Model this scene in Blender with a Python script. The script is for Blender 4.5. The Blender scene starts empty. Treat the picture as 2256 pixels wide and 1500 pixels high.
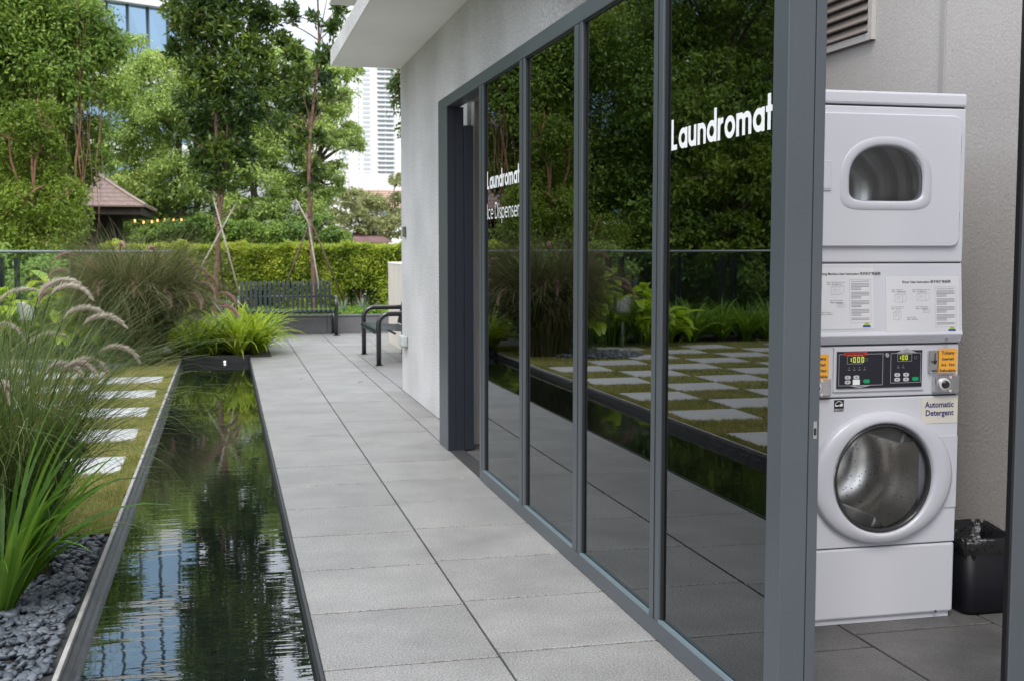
import bpy, bmesh, math, random
import numpy as np
from mathutils import Vector, Matrix
R = math.radians
rng = np.random.default_rng(7)
random.seed(7)
scene = bpy.context.scene
col = scene.collection

# ------------------------------------------------------------------ camera
CH = 1.45; FPX = 2640.0
PITCH = math.atan(205/FPX); YAW = math.atan(634*math.cos(PITCH)/FPX)
cd = bpy.data.cameras.new('camera'); cam = bpy.data.objects.new('camera', cd); col.objects.link(cam)
cam.location = (0, 0, CH); cam.rotation_euler = (R(90)-PITCH, 0, -YAW)
cd.sensor_width = 36; cd.lens = FPX/2256*36; cd.clip_start = .05; cd.clip_end = 3000
cd.dof.use_dof = True; cd.dof.focus_distance = 4.8; cd.dof.aperture_fstop = 7.5
scene.camera = cam
# ------------------------------------------------------------------ sky, sun, exposure
SUN_EL, SUN_AZ = R(52), R(205)      # azimuth measured clockwise from +Y
w = bpy.data.worlds.new('World'); scene.world = w; w.use_nodes = True
nt = w.node_tree; N = nt.nodes; L = nt.links; N.clear()
out = N.new('ShaderNodeOutputWorld'); bg = N.new('ShaderNodeBackground'); sky = N.new('ShaderNodeTexSky')
sky.sky_type = 'NISHITA'; sky.sun_disc = False; sky.sun_elevation = SUN_EL; sky.sun_rotation = SUN_AZ
sky.dust_density = 3.0; sky.air_density = 1.2; sky.ozone_density = 1.0
tc = N.new('ShaderNodeTexCoord'); mp = N.new('ShaderNodeMapping'); mp.inputs['Scale'].default_value = (1, 1, 2.2)
nz = N.new('ShaderNodeTexNoise'); nz.inputs['Scale'].default_value = 2.2; nz.inputs['Detail'].default_value = 6
rp = N.new('ShaderNodeValToRGB'); rp.color_ramp.elements[0].position = .30; rp.color_ramp.elements[1].position = .58
rp.color_ramp.elements[0].color = (.45,)*3+(1,); rp.color_ramp.elements[1].color = (1,)*3+(1,)
mx = N.new('ShaderNodeMixRGB'); mx.inputs[2].default_value = (7.6, 8.1, 8.9, 1)
L.new(tc.outputs['Generated'], mp.inputs[0]); L.new(mp.outputs[0], nz.inputs[0]); L.new(nz.outputs[0], rp.inputs[0])
L.new(rp.outputs[0], mx.inputs[0]); L.new(sky.outputs[0], mx.inputs[1]); sx = N.new('ShaderNodeSeparateXYZ'); L.new(tc.outputs['Generated'], sx.inputs[0])
mr = N.new('ShaderNodeMapRange'); mr.inputs[1].default_value = .08; mr.inputs[2].default_value = .45; mr.inputs[3].default_value = .85; mr.inputs[4].default_value = 2.6; L.new(sx.outputs[2], mr.inputs[0])
vs_ = N.new('ShaderNodeVectorMath'); vs_.operation = 'SCALE'; L.new(mx.outputs[0], vs_.inputs[0]); L.new(mr.outputs[0], vs_.inputs['Scale']); L.new(vs_.outputs[0], bg.inputs[0])
bg.inputs[1].default_value = 0.10; L.new(bg.outputs[0], out.inputs[0])
sd = bpy.data.lights.new('sun', 'SUN'); sd.energy = 2.0; sd.angle = R(22); sd.color = (1, .95, .87)
sun = bpy.data.objects.new('sun', sd); col.objects.link(sun)
sv = Vector((math.sin(SUN_AZ)*math.cos(SUN_EL), math.cos(SUN_AZ)*math.cos(SUN_EL), math.sin(SUN_EL)))
sun.rotation_euler = sv.to_track_quat('Z', 'Y').to_euler()
scene.view_settings.view_transform = 'Standard'; scene.view_settings.look = 'None'
scene.view_settings.gamma = 1; scene.view_settings.exposure = 0.25
scene.render.engine = 'CYCLES'
scene.cycles.max_bounces = 8; scene.cycles.transparent_max_bounces = 12

# ------------------------------------------------------------------ layout helpers (pixel of the photo -> metres)
_fw = Vector((math.sin(YAW)*math.cos(PITCH), math.cos(YAW)*math.cos(PITCH), -math.sin(PITCH)))
_r = Vector((math.cos(YAW), -math.sin(YAW), 0)); _u = _r.cross(_fw)
def ray(x, y): return _fw*FPX + _r*(x-1128) - _u*(y-750)
def atY(x, y, Y): d = ray(x, y); return Vector((0, 0, CH)) + d*(Y/d.y)
def atX(x, y, X): d = ray(x, y); return Vector((0, 0, CH)) + d*(X/d.x)
def gr(x, y, z=0): d = ray(x, y); return Vector((0, 0, CH)) + d*((z-CH)/d.z)

# ------------------------------------------------------------------ object helpers
def tag(o, label=None, cat=None, group=None, kind=None):
    if label: o['label'] = label
    if cat: o['category'] = cat
    if group: o['group'] = group
    if kind: o['kind'] = kind
    return o
def empty(name, loc=(0, 0, 0), rz=0, label=None, cat=None, group=None):
    o = bpy.data.objects.new(name, None); col.objects.link(o); o.location = loc; o.rotation_euler = (0, 0, rz)
    o.empty_display_size = .1
    return tag(o, label, cat, group)
class MB:
    def __init__(s): s.v = []; s.f = []
    def add(s, vs, fs):
        n = len(s.v); s.v += [tuple(v) for v in vs]; s.f += [tuple(n+i for i in f) for f in fs]; return s
    def box(s, x0, x1, y0, y1, z0, z1):
        return s.add([(x0,y0,z0),(x1,y0,z0),(x1,y1,z0),(x0,y1,z0),(x0,y0,z1),(x1,y0,z1),(x1,y1,z1),(x0,y1,z1)],
                     [(0,3,2,1),(4,5,6,7),(0,1,5,4),(1,2,6,5),(2,3,7,6),(3,0,4,7)])
    def tube(s, pts, rad, n=10, cap=True):
        pts = [Vector(p) for p in pts]
        if not hasattr(rad, '__len__'): rad = [rad]*len(pts)
        rings = []; up = None
        for i, p in enumerate(pts):
            t = (pts[min(i+1, len(pts)-1)]-pts[max(i-1, 0)])
            t = t.normalized() if t.length > 1e-9 else Vector((0, 0, 1))
            if up is None:
                up = Vector((1, 0, 0)) if abs(t.x) < .9 else Vector((0, 1, 0))
            a = t.cross(up).normalized(); b = t.cross(a).normalized(); up = -b if False else a.cross(t).normalized()
            rings.append([p+(a*math.cos(k*2*math.pi/n)+b*math.sin(k*2*math.pi/n))*rad[i] for k in range(n)])
        vs = [v for r_ in rings for v in r_]; fs = []
        for i in range(len(rings)-1):
            for k in range(n):
                k2 = (k+1) % n; fs.append((i*n+k, i*n+k2, (i+1)*n+k2, (i+1)*n+k))
        if cap: fs.append(tuple(range(n))[::-1]); fs.append(tuple((len(rings)-1)*n+k for k in range(n)))
        return s.add(vs, fs)
    def prism(s, outline, axis, a0, a1):
        """outline: list of 2-D points; axis 'x','y','z' extruded from a0 to a1"""
        n = len(outline)
        def P(p, a): return {'x': (a, p[0], p[1]), 'y': (p[0], a, p[1]), 'z': (p[0], p[1], a)}[axis]
        vs = [P(p, a0) for p in outline]+[P(p, a1) for p in outline]
        fs = [tuple(range(n)), tuple(range(2*n-1, n-1, -1))]+[(i, (i+1) % n+0 if False else (i+1) % n, (i+1) % n+n, i+n) for i in range(n)]
        return s.add(vs, fs)
    def build(s, name, mat, parent=None, bevel=0, smooth=False, seg=2):
        me = bpy.data.meshes.new(name); me.from_pydata(s.v, [], s.f); me.update()
        bm = bmesh.new(); bm.from_mesh(me); bmesh.ops.recalc_face_normals(bm, faces=bm.faces); bm.to_mesh(me); bm.free()
        o = bpy.data.objects.new(name, me); col.objects.link(o); me.materials.append(mat)
        if parent: o.parent = parent
        if bevel:
            m = o.modifiers.new('b', 'BEVEL'); m.width = bevel; m.segments = seg; m.limit_method = 'ANGLE'; m.angle_limit = R(35)
        if smooth:
            me.polygons.foreach_set('use_smooth', [True]*len(me.polygons))
        return o
def np_mesh(name, verts, faces, mat, parent=None, rnd=None, smooth=False):
    """verts (N,3), faces (M,k)"""
    me = bpy.data.meshes.new(name); verts = np.asarray(verts, dtype=np.float32); faces = np.asarray(faces, dtype=np.int32)
    M, k = faces.shape
    me.vertices.add(len(verts)); me.vertices.foreach_set('co', verts.ravel())
    me.loops.add(M*k); me.loops.foreach_set('vertex_index', faces.ravel())
    me.polygons.add(M); me.polygons.foreach_set('loop_start', np.arange(0, M*k, k, dtype=np.int32))
    me.polygons.foreach_set('loop_total', np.full(M, k, dtype=np.int32))
    me.polygons.foreach_set('use_smooth', np.full(M, bool(smooth)))
    if rnd is not None:
        a = me.attributes.new('rnd', 'FLOAT', 'FACE'); a.data.foreach_set('value', np.asarray(rnd, dtype=np.float32))
    me.update(calc_edges=True); me.validate()
    me.materials.append(mat)
    o = bpy.data.objects.new(name, me); col.objects.link(o)
    if parent: o.parent = parent
    return o
def copy_tree(o, parent=None):
    c = o.copy(); col.objects.link(c); c.parent = parent
    for ch in list(o.children): copy_tree(ch, c)
    return c

# ------------------------------------------------------------------ materials
def mat(name, color=(.5, .5, .5), rough=.6, metal=0, spec=.5, noise=None, bump=None, emit=None, coat=0, ior=None):
    """noise=(scale, amount, detail)  bump=(scale, strength, distance)"""
    m = bpy.data.materials.new(name); m.use_nodes = True; t = m.node_tree; b = t.nodes['Principled BSDF']
    b.inputs['Base Color'].default_value = (*color, 1); b.inputs['Roughness'].default_value = rough
    b.inputs['Metallic'].default_value = metal; b.inputs['Specular IOR Level'].default_value = spec
    if coat: b.inputs['Coat Weight'].default_value = coat; b.inputs['Coat Roughness'].default_value = .08
    if ior: b.inputs['IOR'].default_value = ior
    tc_ = t.nodes.new('ShaderNodeTexCoord')
    if noise:
        n = t.nodes.new('ShaderNodeTexNoise'); n.inputs['Scale'].default_value = noise[0]; n.inputs['Detail'].default_value = noise[2] if len(noise) > 2 else 5
        r = t.nodes.new('ShaderNodeValToRGB'); a = noise[1]
        r.color_ramp.elements[0].position = .3; r.color_ramp.elements[1].position = .7
        r.color_ramp.elements[0].color = (*[c*(1-a) for c in color], 1); r.color_ramp.elements[1].color = (*[min(1, c*(1+a)) for c in color], 1)
        t.links.new(tc_.outputs['Object'], n.inputs[0]); t.links.new(n.outputs[0], r.inputs[0]); t.links.new(r.outputs[0], b.inputs['Base Color'])
    if bump:
        n = t.nodes.new('ShaderNodeTexNoise'); n.inputs['Scale'].default_value = bump[0]; n.inputs['Detail'].default_value = 4
        k = t.nodes.new('ShaderNodeBump'); k.inputs['Strength'].default_value = bump[1]; k.inputs['Distance'].default_value = bump[2]
        t.links.new(tc_.outputs['Object'], n.inputs[0]); t.links.new(n.outputs[0], k.inputs['Height']); t.links.new(k.outputs[0], b.inputs['Normal'])
    if emit: b.inputs['Emission Color'].default_value = (*emit[0], 1); b.inputs['Emission Strength'].default_value = emit[1]
    return m
def leafmat(name, cols, rough=.45, trans=.3, spec=.35, noise_scale=.7):
    """cols: 3+ colours; each leaf picks by its own random number, slow noise shifts whole clumps"""
    m = bpy.data.materials.new(name); m.use_nodes = True; t = m.node_tree; b = t.nodes['Principled BSDF']; o = t.nodes['Material Output']
    at = t.nodes.new('ShaderNodeAttribute'); at.attribute_name = 'rnd'
    tc_ = t.nodes.new('ShaderNodeTexCoord'); n = t.nodes.new('ShaderNodeTexNoise'); n.inputs['Scale'].default_value = noise_scale; n.inputs['Detail'].default_value = 3
    t.links.new(tc_.outputs['Object'], n.inputs[0])
    m1 = t.nodes.new('ShaderNodeMath'); m1.operation = 'MULTIPLY_ADD'; m1.inputs[1].default_value = .55; t.links.new(at.outputs['Fac'], m1.inputs[0])
    m2 = t.nodes.new('ShaderNodeMath'); m2.operation = 'MULTIPLY_ADD'; m2.inputs[1].default_value = 1.6; m2.inputs[2].default_value = -.58
    t.links.new(n.outputs[0], m2.inputs[0]); t.links.new(m2.outputs[0], m1.inputs[2])
    r = t.nodes.new('ShaderNodeValToRGB'); els = r.color_ramp.elements
    while len(els) < len(cols): els.new(.5)
    for i, c in enumerate(cols): els[i].position = i/(len(cols)-1); els[i].color = (*c, 1)
    t.links.new(m1.outputs[0], r.inputs[0]); t.links.new(r.outputs[0], b.inputs['Base Color'])
    b.inputs['Roughness'].default_value = rough; b.inputs['Specular IOR Level'].default_value = spec
    tr = t.nodes.new('ShaderNodeBsdfTranslucent'); hs = t.nodes.new('ShaderNodeHueSaturation'); hs.inputs['Value'].default_value = 1.5; hs.inputs['Hue'].default_value = .485
    t.links.new(r.outputs[0], hs.inputs['Color']); t.links.new(hs.outputs[0], tr.inputs[0])
    mm = t.nodes.new('ShaderNodeMixShader'); mm.inputs[0].default_value = trans
    t.links.new(b.outputs[0], mm.inputs[1]); t.links.new(tr.outputs[0], mm.inputs[2]); t.links.new(mm.outputs[0], o.inputs[0])
    return m
def glassmat(name, tint, ior, rough=0.0, gcol=(1, 1, 1)):
    m = bpy.data.materials.new(name); m.use_nodes = True; t = m.node_tree; t.nodes.clear()
    o = t.nodes.new('ShaderNodeOutputMaterial'); tr = t.nodes.new('ShaderNodeBsdfTransparent'); tr.inputs[0].default_value = (*tint, 1)
    g = t.nodes.new('ShaderNodeBsdfGlossy'); g.inputs['Roughness'].default_value = rough; g.inputs[0].default_value = (*gcol, 1)
    f = t.nodes.new('ShaderNodeFresnel'); f.inputs[0].default_value = ior; mm = t.nodes.new('ShaderNodeMixShader')
    t.links.new(f.outputs[0], mm.inputs[0]); t.links.new(tr.outputs[0], mm.inputs[1]); t.links.new(g.outputs[0], mm.inputs[2]); t.links.new(mm.outputs[0], o.inputs[0])
    return m
M = {}
def stuccomat(name, c, sc=70, st=.9, am=.05):
    m = mat(name, c, .9, spec=.2, bump=(sc, st, .006)); t = m.node_tree; b = t.nodes['Principled BSDF']
    tc_ = t.nodes.new('ShaderNodeTexCoord'); n1 = t.nodes.new('ShaderNodeTexNoise'); n1.inputs['Scale'].default_value = sc*1.3; n1.inputs['Detail'].default_value = 3
    n2 = t.nodes.new('ShaderNodeTexNoise'); n2.inputs['Scale'].default_value = 1.3; n2.inputs['Detail'].default_value = 6
    t.links.new(tc_.outputs['Object'], n1.inputs[0]); t.links.new(tc_.outputs['Object'], n2.inputs[0])
    ad = t.nodes.new('ShaderNodeMath'); ad.operation = 'MULTIPLY_ADD'; ad.inputs[1].default_value = .6; t.links.new(n2.outputs[0], ad.inputs[0]); t.links.new(n1.outputs[0], ad.inputs[2])
    r = t.nodes.new('ShaderNodeValToRGB'); r.color_ramp.elements[0].position = .55; r.color_ramp.elements[1].position = 1.0
    r.color_ramp.elements[0].color = (*[x*(1-am*2.2) for x in c], 1); r.color_ramp.elements[1].color = (*[x*(1+am) for x in c], 1)
    t.links.new(ad.outputs[0], r.inputs[0]); t.links.new(r.outputs[0], b.inputs['Base Color'])
    return m
M['stucco'] = stuccomat('white_stucco', (.535, .525, .515), 48, 1.0, .15)
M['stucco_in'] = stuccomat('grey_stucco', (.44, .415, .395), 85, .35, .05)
M['soffit'] = mat('soffit_paint', (.80, .785, .76), .85, noise=(1.2, .04))
M['cream'] = mat('cream_render', (.60, .55, .48), .9, noise=(3, .06))
M['frame'] = mat('grey_aluminium', (.080, .091, .104), .38, metal=.25, noise=(2.5, .06))
M['frame_dark'] = mat('dark_aluminium', (.022, .026, .036), .35, metal=.3)
M['gasket'] = mat('black_gasket', (.01, .01, .011), .5)
M['pane'] = glassmat('tinted_pane', (.17, .175, .18), 1.95, gcol=(.95, .98, 1))
t = M['pane'].node_tree; k = t.nodes.new('ShaderNodeBump'); n_ = t.nodes.new('ShaderNodeTexNoise'); n_.inputs['Scale'].default_value = 1.3; n_.inputs['Detail'].default_value = 0; tc_ = t.nodes.new('ShaderNodeTexCoord')
k.inputs['Distance'].default_value = .0005; t.links.new(tc_.outputs['Object'], n_.inputs[0]); t.links.new(n_.outputs[0], k.inputs['Height']); t.links.new(k.outputs[0], [x for x in t.nodes if x.type == 'BSDF_GLOSSY'][0].inputs['Normal'])
M['clearpane'] = glassmat('clear_pane', (.80, .88, .86), 1.35)
M['doorglass'] = glassmat('door_glass', (.84, .85, .86), 1.45)
M['vinyl'] = mat('white_vinyl', (.82, .82, .80), .5)
M['black'] = mat('black_metal', (.012, .013, .014), .28, coat=.5)
M['blackm'] = mat('black_paint', (.015, .016, .018), .5)
M['benchslat'] = mat('bench_slats', (.008, .017, .018), .38, spec=.35)
M['enamel'] = mat('white_enamel', (.545, .55, .605), .28, coat=.4, noise=(1.5, .012))
M['enamel2'] = mat('white_plastic', (.50, .505, .56), .35, coat=.2)
M['seam'] = mat('seam_dark', (.03, .03, .035), .7)
M['chrome'] = mat('chrome', (.62, .62, .64), .16, metal=1, noise=(30, .1))
M['binbag'] = mat('black_bag', (.008, .008, .009), .22, bump=(22, 1, .02), coat=.4)
M['binbody'] = mat('black_bin', (.006, .006, .009), .5, spec=.25)
M['bark_red'] = mat('reddish_bark', (.17, .095, .07), .85, noise=(14, .45), bump=(40, .8, .01))
M['bark'] = mat('grey_bark', (.13, .11, .085), .9, noise=(6, .5), bump=(12, .9, .03))
M['vine'] = mat('aerial_root', (.24, .13, .075), .85, noise=(10, .4))
M['stake'] = mat('weathered_wood', (.30, .27, .22), .85, noise=(20, .3))
M['stake_dark'] = mat('dark_wood_stake', (.11, .075, .05), .85, noise=(20, .3))
M['soil'] = mat('soil', (.035, .028, .02), .95, noise=(9, .5), bump=(20, 1, .03))
M['white_paint'] = mat('white_facade', (.82, .81, .78), .7, noise=(.2, .03))
M['ltgrey'] = mat('light_grey', (.42, .45, .44), .5)
M['orange'] = mat('orange_paper', (.78, .36, .03), .7)
M['paper'] = mat('printed_paper', (.60, .60, .63), .45, noise=(8, .02))
M['ink'] = mat('ink', (.06, .06, .07), .7)
M['inklight'] = mat('grey_ink', (.26, .27, .30), .7)
M['navy'] = mat('navy_ink', (.03, .03, .16), .6)
M['label_cream'] = mat('cream_label', (.60, .57, .50), .5)
M['panelblack'] = mat('control_black', (.012, .012, .022), .25)
M['line'] = mat('panel_line', (.35, .35, .37), .5)
M['red'] = mat('red_badge', (.50, .03, .015), .5)
M['green'] = mat('green_button', (.0, .32, .11), .4)
M['btn'] = mat('grey_button', (.50, .50, .53), .5)
M['digit'] = mat('lit_digits', (.3, .4, 0), .5, emit=((.75, .85, .05), .40))
M['steel'] = mat('steel_drum', (.85, .84, .82), .36, metal=.55, noise=(5, .25))
M['rooftile'] = mat('roof_tile', (.20, .14, .12), .75, noise=(12, .25))
M['woodbrown'] = mat('dark_timber', (.045, .028, .022), .55, noise=(3, .3))
M['lamp'] = mat('warm_bulb', (1, .7, .3), .4, emit=((1, .42, .08), 1.3))
M['bluegrey'] = mat('powder_blue', (.10, .30, .55), .6)

# ================================================================== GROUND, PATH, WATER
def sheet(name, x0, x1, y0, y1, z, m, kind='structure'):
    o = MB().add([(x0, y0, z), (x1, y0, z), (x1, y1, z), (x0, y1, z)], [(0, 1, 2, 3)]).build(name, m); return tag(o, kind=kind)
M['ground'] = mat('garden_ground', (.035, .045, .02), .95, noise=(.3, .5))
sheet('ground', -1500, 1500, -1500, 1500, -1.2, M['ground'])
POOL_L, POOL_R, POOL_END = -.53, .29, 16.15
# podium deck under everything, with the pool left open
dk = MB()
dk.box(-12, POOL_L-.062, -4, 18.6, -1.19, -.02); dk.box(POOL_L-.062, POOL_R, 16.2, 24, -1.19, -.02); dk.box(POOL_R+.012, 12, -4, 26, -1.19, -.014)
dk.box(POOL_L-.062, POOL_R+.012, -4, 16.2, -1.19, -.45)
tag(dk.build('podium_deck', mat('mortar', (.03, .03, .029), .95, noise=(4, .3))), kind='structure')

def granitemat(name, c, sc=260, amt=.22, dirt=.10):
    m = bpy.data.materials.new(name); m.use_nodes = True; t = m.node_tree; b = t.nodes['Principled BSDF']
    tc_ = t.nodes.new('ShaderNodeTexCoord'); at = t.nodes.new('ShaderNodeAttribute'); at.attribute_name = 'rnd'
    n1 = t.nodes.new('ShaderNodeTexNoise'); n1.inputs['Scale'].default_value = sc; n1.inputs['Detail'].default_value = 2
    n2 = t.nodes.new('ShaderNodeTexNoise'); n2.inputs['Scale'].default_value = 2.3; n2.inputs['Detail'].default_value = 7; n2.inputs['Roughness'].default_value = .65
    t.links.new(tc_.outputs['Object'], n1.inputs[0]); t.links.new(tc_.outputs['Object'], n2.inputs[0])
    r1 = t.nodes.new('ShaderNodeMapRange'); r1.inputs[1].default_value = .3; r1.inputs[2].default_value = .7; r1.inputs[3].default_value = 1-amt; r1.inputs[4].default_value = 1+amt
    r2 = t.nodes.new('ShaderNodeMapRange'); r2.inputs[1].default_value = .3; r2.inputs[2].default_value = .7; r2.inputs[3].default_value = 1-dirt; r2.inputs[4].default_value = 1+dirt
    r3 = t.nodes.new('ShaderNodeMapRange'); r3.inputs[3].default_value = .94; r3.inputs[4].default_value = 1.06
    t.links.new(n1.outputs[0], r1.inputs[0]); t.links.new(n2.outputs[0], r2.inputs[0]); t.links.new(at.outputs['Fac'], r3.inputs[0])
    a = t.nodes.new('ShaderNodeMath'); a.operation = 'MULTIPLY'; t.links.new(r1.outputs[0], a.inputs[0]); t.links.new(r2.outputs[0], a.inputs[1])
    a2 = t.nodes.new('ShaderNodeMath'); a2.operation = 'MULTIPLY'; t.links.new(a.outputs[0], a2.inputs[0]); t.links.new(r3.outputs[0], a2.inputs[1])
    vm = t.nodes.new('ShaderNodeVectorMath'); vm.operation = 'SCALE'; vm.inputs[0].default_value = c; t.links.new(a2.outputs[0], vm.inputs['Scale'])
    t.links.new(vm.outputs[0], b.inputs['Base Color']); b.inputs['Roughness'].default_value = .52; b.inputs['Specular IOR Level'].default_value = .5
    k = t.nodes.new('ShaderNodeBump'); k.inputs['Strength'].default_value = .35; k.inputs['Distance'].default_value = .002; t.links.new(n1.outputs[0], k.inputs['Height']); t.links.new(k.outputs[0], b.inputs['Normal'])
    return m
M['granite'] = granitemat('pale_granite', (.212, .207, .198), 150, .55, .20)
M['granite_dark'] = granitemat('dark_granite', (.13, .13, .135), 120, .25)
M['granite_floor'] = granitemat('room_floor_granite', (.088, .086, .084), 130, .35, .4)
M['paver'] = granitemat('white_granite', (.43, .43, .42), 170, .25, .10)
def tiles(name, xs, y0, y1, py, off, m, z=0, gap=.008, clip=None):
    vs = []; fs = []; rn = []
    for ci in range(len(xs)-1):
        y = y0 + off[ci % len(off)]-py
        while y < y1:
            a, b = max(y, y0), min(y+py, y1)
            if b-a > .03 and not (clip and clip(xs[ci], a)):
                X0, X1, Y0, Y1 = xs[ci]+.0045, xs[ci+1]-.0045, a+gap, b-gap; n = len(vs); e = .0025; dz = random.uniform(-.0006, .0006)
                vs += [(X0, Y0, z-.012), (X1, Y0, z-.012), (X1, Y1, z-.012), (X0, Y1, z-.012),
                       (X0, Y0, z-e+dz), (X1, Y0, z-e+dz), (X1, Y1, z-e+dz), (X0, Y1, z-e+dz),
                       (X0+e, Y0+e, z+dz), (X1-e, Y0+e, z+dz), (X1-e, Y1-e, z+dz), (X0+e, Y1-e, z+dz)]
                q = [(8, 9, 10, 11)]
                for lo, hi in ((0, 4), (4, 8)):
                    for k in range(4): k2 = (k+1) % 4; q.append((lo+k, lo+k2, hi+k2, hi+k))
                fs += [tuple(n+i for i in f) for f in q]; rn += [random.random()]*len(q)
            y += py
    rr = []
    o = np_mesh(name, vs, fs, m, rnd=rn); return tag(o, kind='structure')
tiles('walkway', [POOL_R+.012, .93, 1.55], -3.2, 16.4, .652, [.09, .13], M['granite'])
tiles('door_step', [1.55, 1.657], 7.2, 8.72, .652, [.30], M['granite'])
tiles('walkway_edge', [1.55, 1.75], 8.722, 16.4, .652, [.09], M['granite'])
tiles('terrace', [POOL_R+.012, .93, 1.55, 2.17, 2.79, 3.41, 4.03, 4.65, 5.27], 16.4, 20.3, .652, [.0, .04], M['granite'])
tiles('side_terrace', [1.75, 2.17, 2.79, 3.41, 4.03, 4.65, 5.27], 12.15, 16.4, .652, [.2, .24], M['granite'])
tiles('front_apron', [1.55, 2.17, 2.79, 3.41, 4.03, 4.65], -3.2, 3.02, .652, [.0, .04], M['granite'])
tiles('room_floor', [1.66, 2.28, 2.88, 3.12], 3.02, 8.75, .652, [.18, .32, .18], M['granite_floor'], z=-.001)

# water
def watermat():
    m = bpy.data.materials.new('still_water'); m.use_nodes = True; t = m.node_tree; t.nodes.clear()
    o = t.nodes.new('ShaderNodeOutputMaterial'); d = t.nodes.new('ShaderNodeBsdfDiffuse'); d.inputs[0].default_value = (.006, .008, .007, 1)
    g = t.nodes.new('ShaderNodeBsdfGlossy'); g.inputs['Roughness'].default_value = .0; g.inputs[0].default_value = (1, 1, 1, 1)
    f = t.nodes.new('ShaderNodeFresnel'); f.inputs[0].default_value = 2.0; mm = t.nodes.new('ShaderNodeMixShader')
    tc_ = t.nodes.new('ShaderNodeTexCoord'); mp_ = t.nodes.new('ShaderNodeMapping'); mp_.inputs['Scale'].default_value = (2.6, 12, 1)
    n1 = t.nodes.new('ShaderNodeTexNoise'); n1.inputs['Scale'].default_value = 1.0; n1.inputs['Detail'].default_value = 2.0; n1.inputs['Roughness'].default_value = .5
    t.links.new(tc_.outputs['Object'], mp_.inputs[0]); t.links.new(mp_.outputs[0], n1.inputs[0])
    mp2 = t.nodes.new('ShaderNodeMapping'); mp2.inputs['Scale'].default_value = (.8, .5, 1); n2 = t.nodes.new('ShaderNodeTexNoise'); n2.inputs['Scale'].default_value = 1
    t.links.new(tc_.outputs['Object'], mp2.inputs[0]); t.links.new(mp2.outputs[0], n2.inputs[0])
    sp = t.nodes.new('ShaderNodeSeparateXYZ'); t.links.new(tc_.outputs['Object'], sp.inputs[0])
    mr = t.nodes.new('ShaderNodeMapRange'); mr.inputs[1].default_value = 3; mr.inputs[2].default_value = 11; mr.inputs[3].default_value = 1; mr.inputs[4].default_value = .12; t.links.new(sp.outputs[1], mr.inputs[0])
    mu = t.nodes.new('ShaderNodeMath'); mu.operation = 'MULTIPLY'; t.links.new(mr.outputs[0], mu.inputs[0]); t.links.new(n1.outputs[0], mu.inputs[1])
    mu2 = t.nodes.new('ShaderNodeMath'); mu2.operation = 'MULTIPLY'; t.links.new(mu.outputs[0], mu2.inputs[0]); t.links.new(n2.outputs[0], mu2.inputs[1])
    k = t.nodes.new('ShaderNodeBump'); k.inputs['Strength'].default_value = 1; k.inputs['Distance'].default_value = .0028; t.links.new(mu2.outputs[0], k.inputs['Height'])
    for q in (g, f): t.links.new(k.outputs[0], q.inputs['Normal'])
    t.links.new(f.outputs[0], mm.inputs[0]); t.links.new(d.outputs[0], mm.inputs[1]); t.links.new(g.outputs[0], mm.inputs[2]); t.links.new(mm.outputs[0], o.inputs[0]); return m
sheet('pool_water', POOL_L, POOL_R, -3.8, POOL_END, -.062, watermat())
k = MB(); k.box(POOL_R, POOL_R+.012, -3.8, POOL_END, -.44, .003); tag(k.build('pool_edge', M['blackm']), kind='structure')
M['kerb'] = mat('kerb_stone', (.30, .29, .275), .7, noise=(9, .2))
k = MB(); k.box(POOL_L-.060, POOL_L-.041, -3.8, POOL_END+.04, -.44, .004); tag(k.build('pool_kerb', M['kerb'], bevel=.003), kind='structure')
k = MB(); k.box(POOL_L-.041, POOL_L-.018, -3.8, POOL_END+.04, -.44, -.018); k.box(POOL_L-.018, POOL_L, -3.8, POOL_END, -.44, -.038)
tag(k.build('pool_inner_ledge', mat('wet_granite', (.045, .045, .05), .25, noise=(12, .3))), kind='structure')
k = MB(); k.box(POOL_L, POOL_R+.012, POOL_END, POOL_END+.04, -.44, .035)
tag(k.build('pool_end_wall', mat('black_tile', (.03, .03, .034), .15)), kind='structure')
pl = empty('pool_light', (-.02, POOL_END-.001, -.045), label='small chrome underwater light shining at the far end of the pool', cat='lamp')
MB().tube([(0, 0, 0), (0, -.02, 0)], .022, 16).build('bezel', M['chrome'], pl)
MB().tube([(0, -.021, 0), (0, -.024, 0)], .013, 12).build('lens', mat('lit_lens', (1, 1, 1), .3, emit=((1, .97, .9), 1.5)), pl)

# fallen leaves
M['deadleaf'] = mat('dead_leaf', (.12, .075, .04), .8, noise=(60, .3))
for (fx, fy, lb_) in ((663, 834, 'on the walkway close to the pool edge'), (794, 842, 'on the walkway near the white wall corner'), (1385, 985+160, 'on the walkway beside the glazing base'), (372, 880, 'on the pool kerb beside the lawn')):
    p = gr(fx, fy); a_ = random.random()*6
    o = MB().add([(-.03, 0, .002), (-.008, -.014, .008), (.02, -.008, .004), (.034, 0, .011), (.018, .010, .012), (-.006, .013, .004), (0, 0, .003)], [(0, 1, 6), (1, 2, 6), (2, 3, 6), (3, 4, 6), (4, 5, 6), (5, 0, 6)]).build('fallen_leaf', M['deadleaf'])
    o.location = (p.x, p.y, .002); o.rotation_euler.z = a_; tag(o, 'small curled brown fallen leaf '+lb_, 'leaf', 'fallen leaves')
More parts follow.
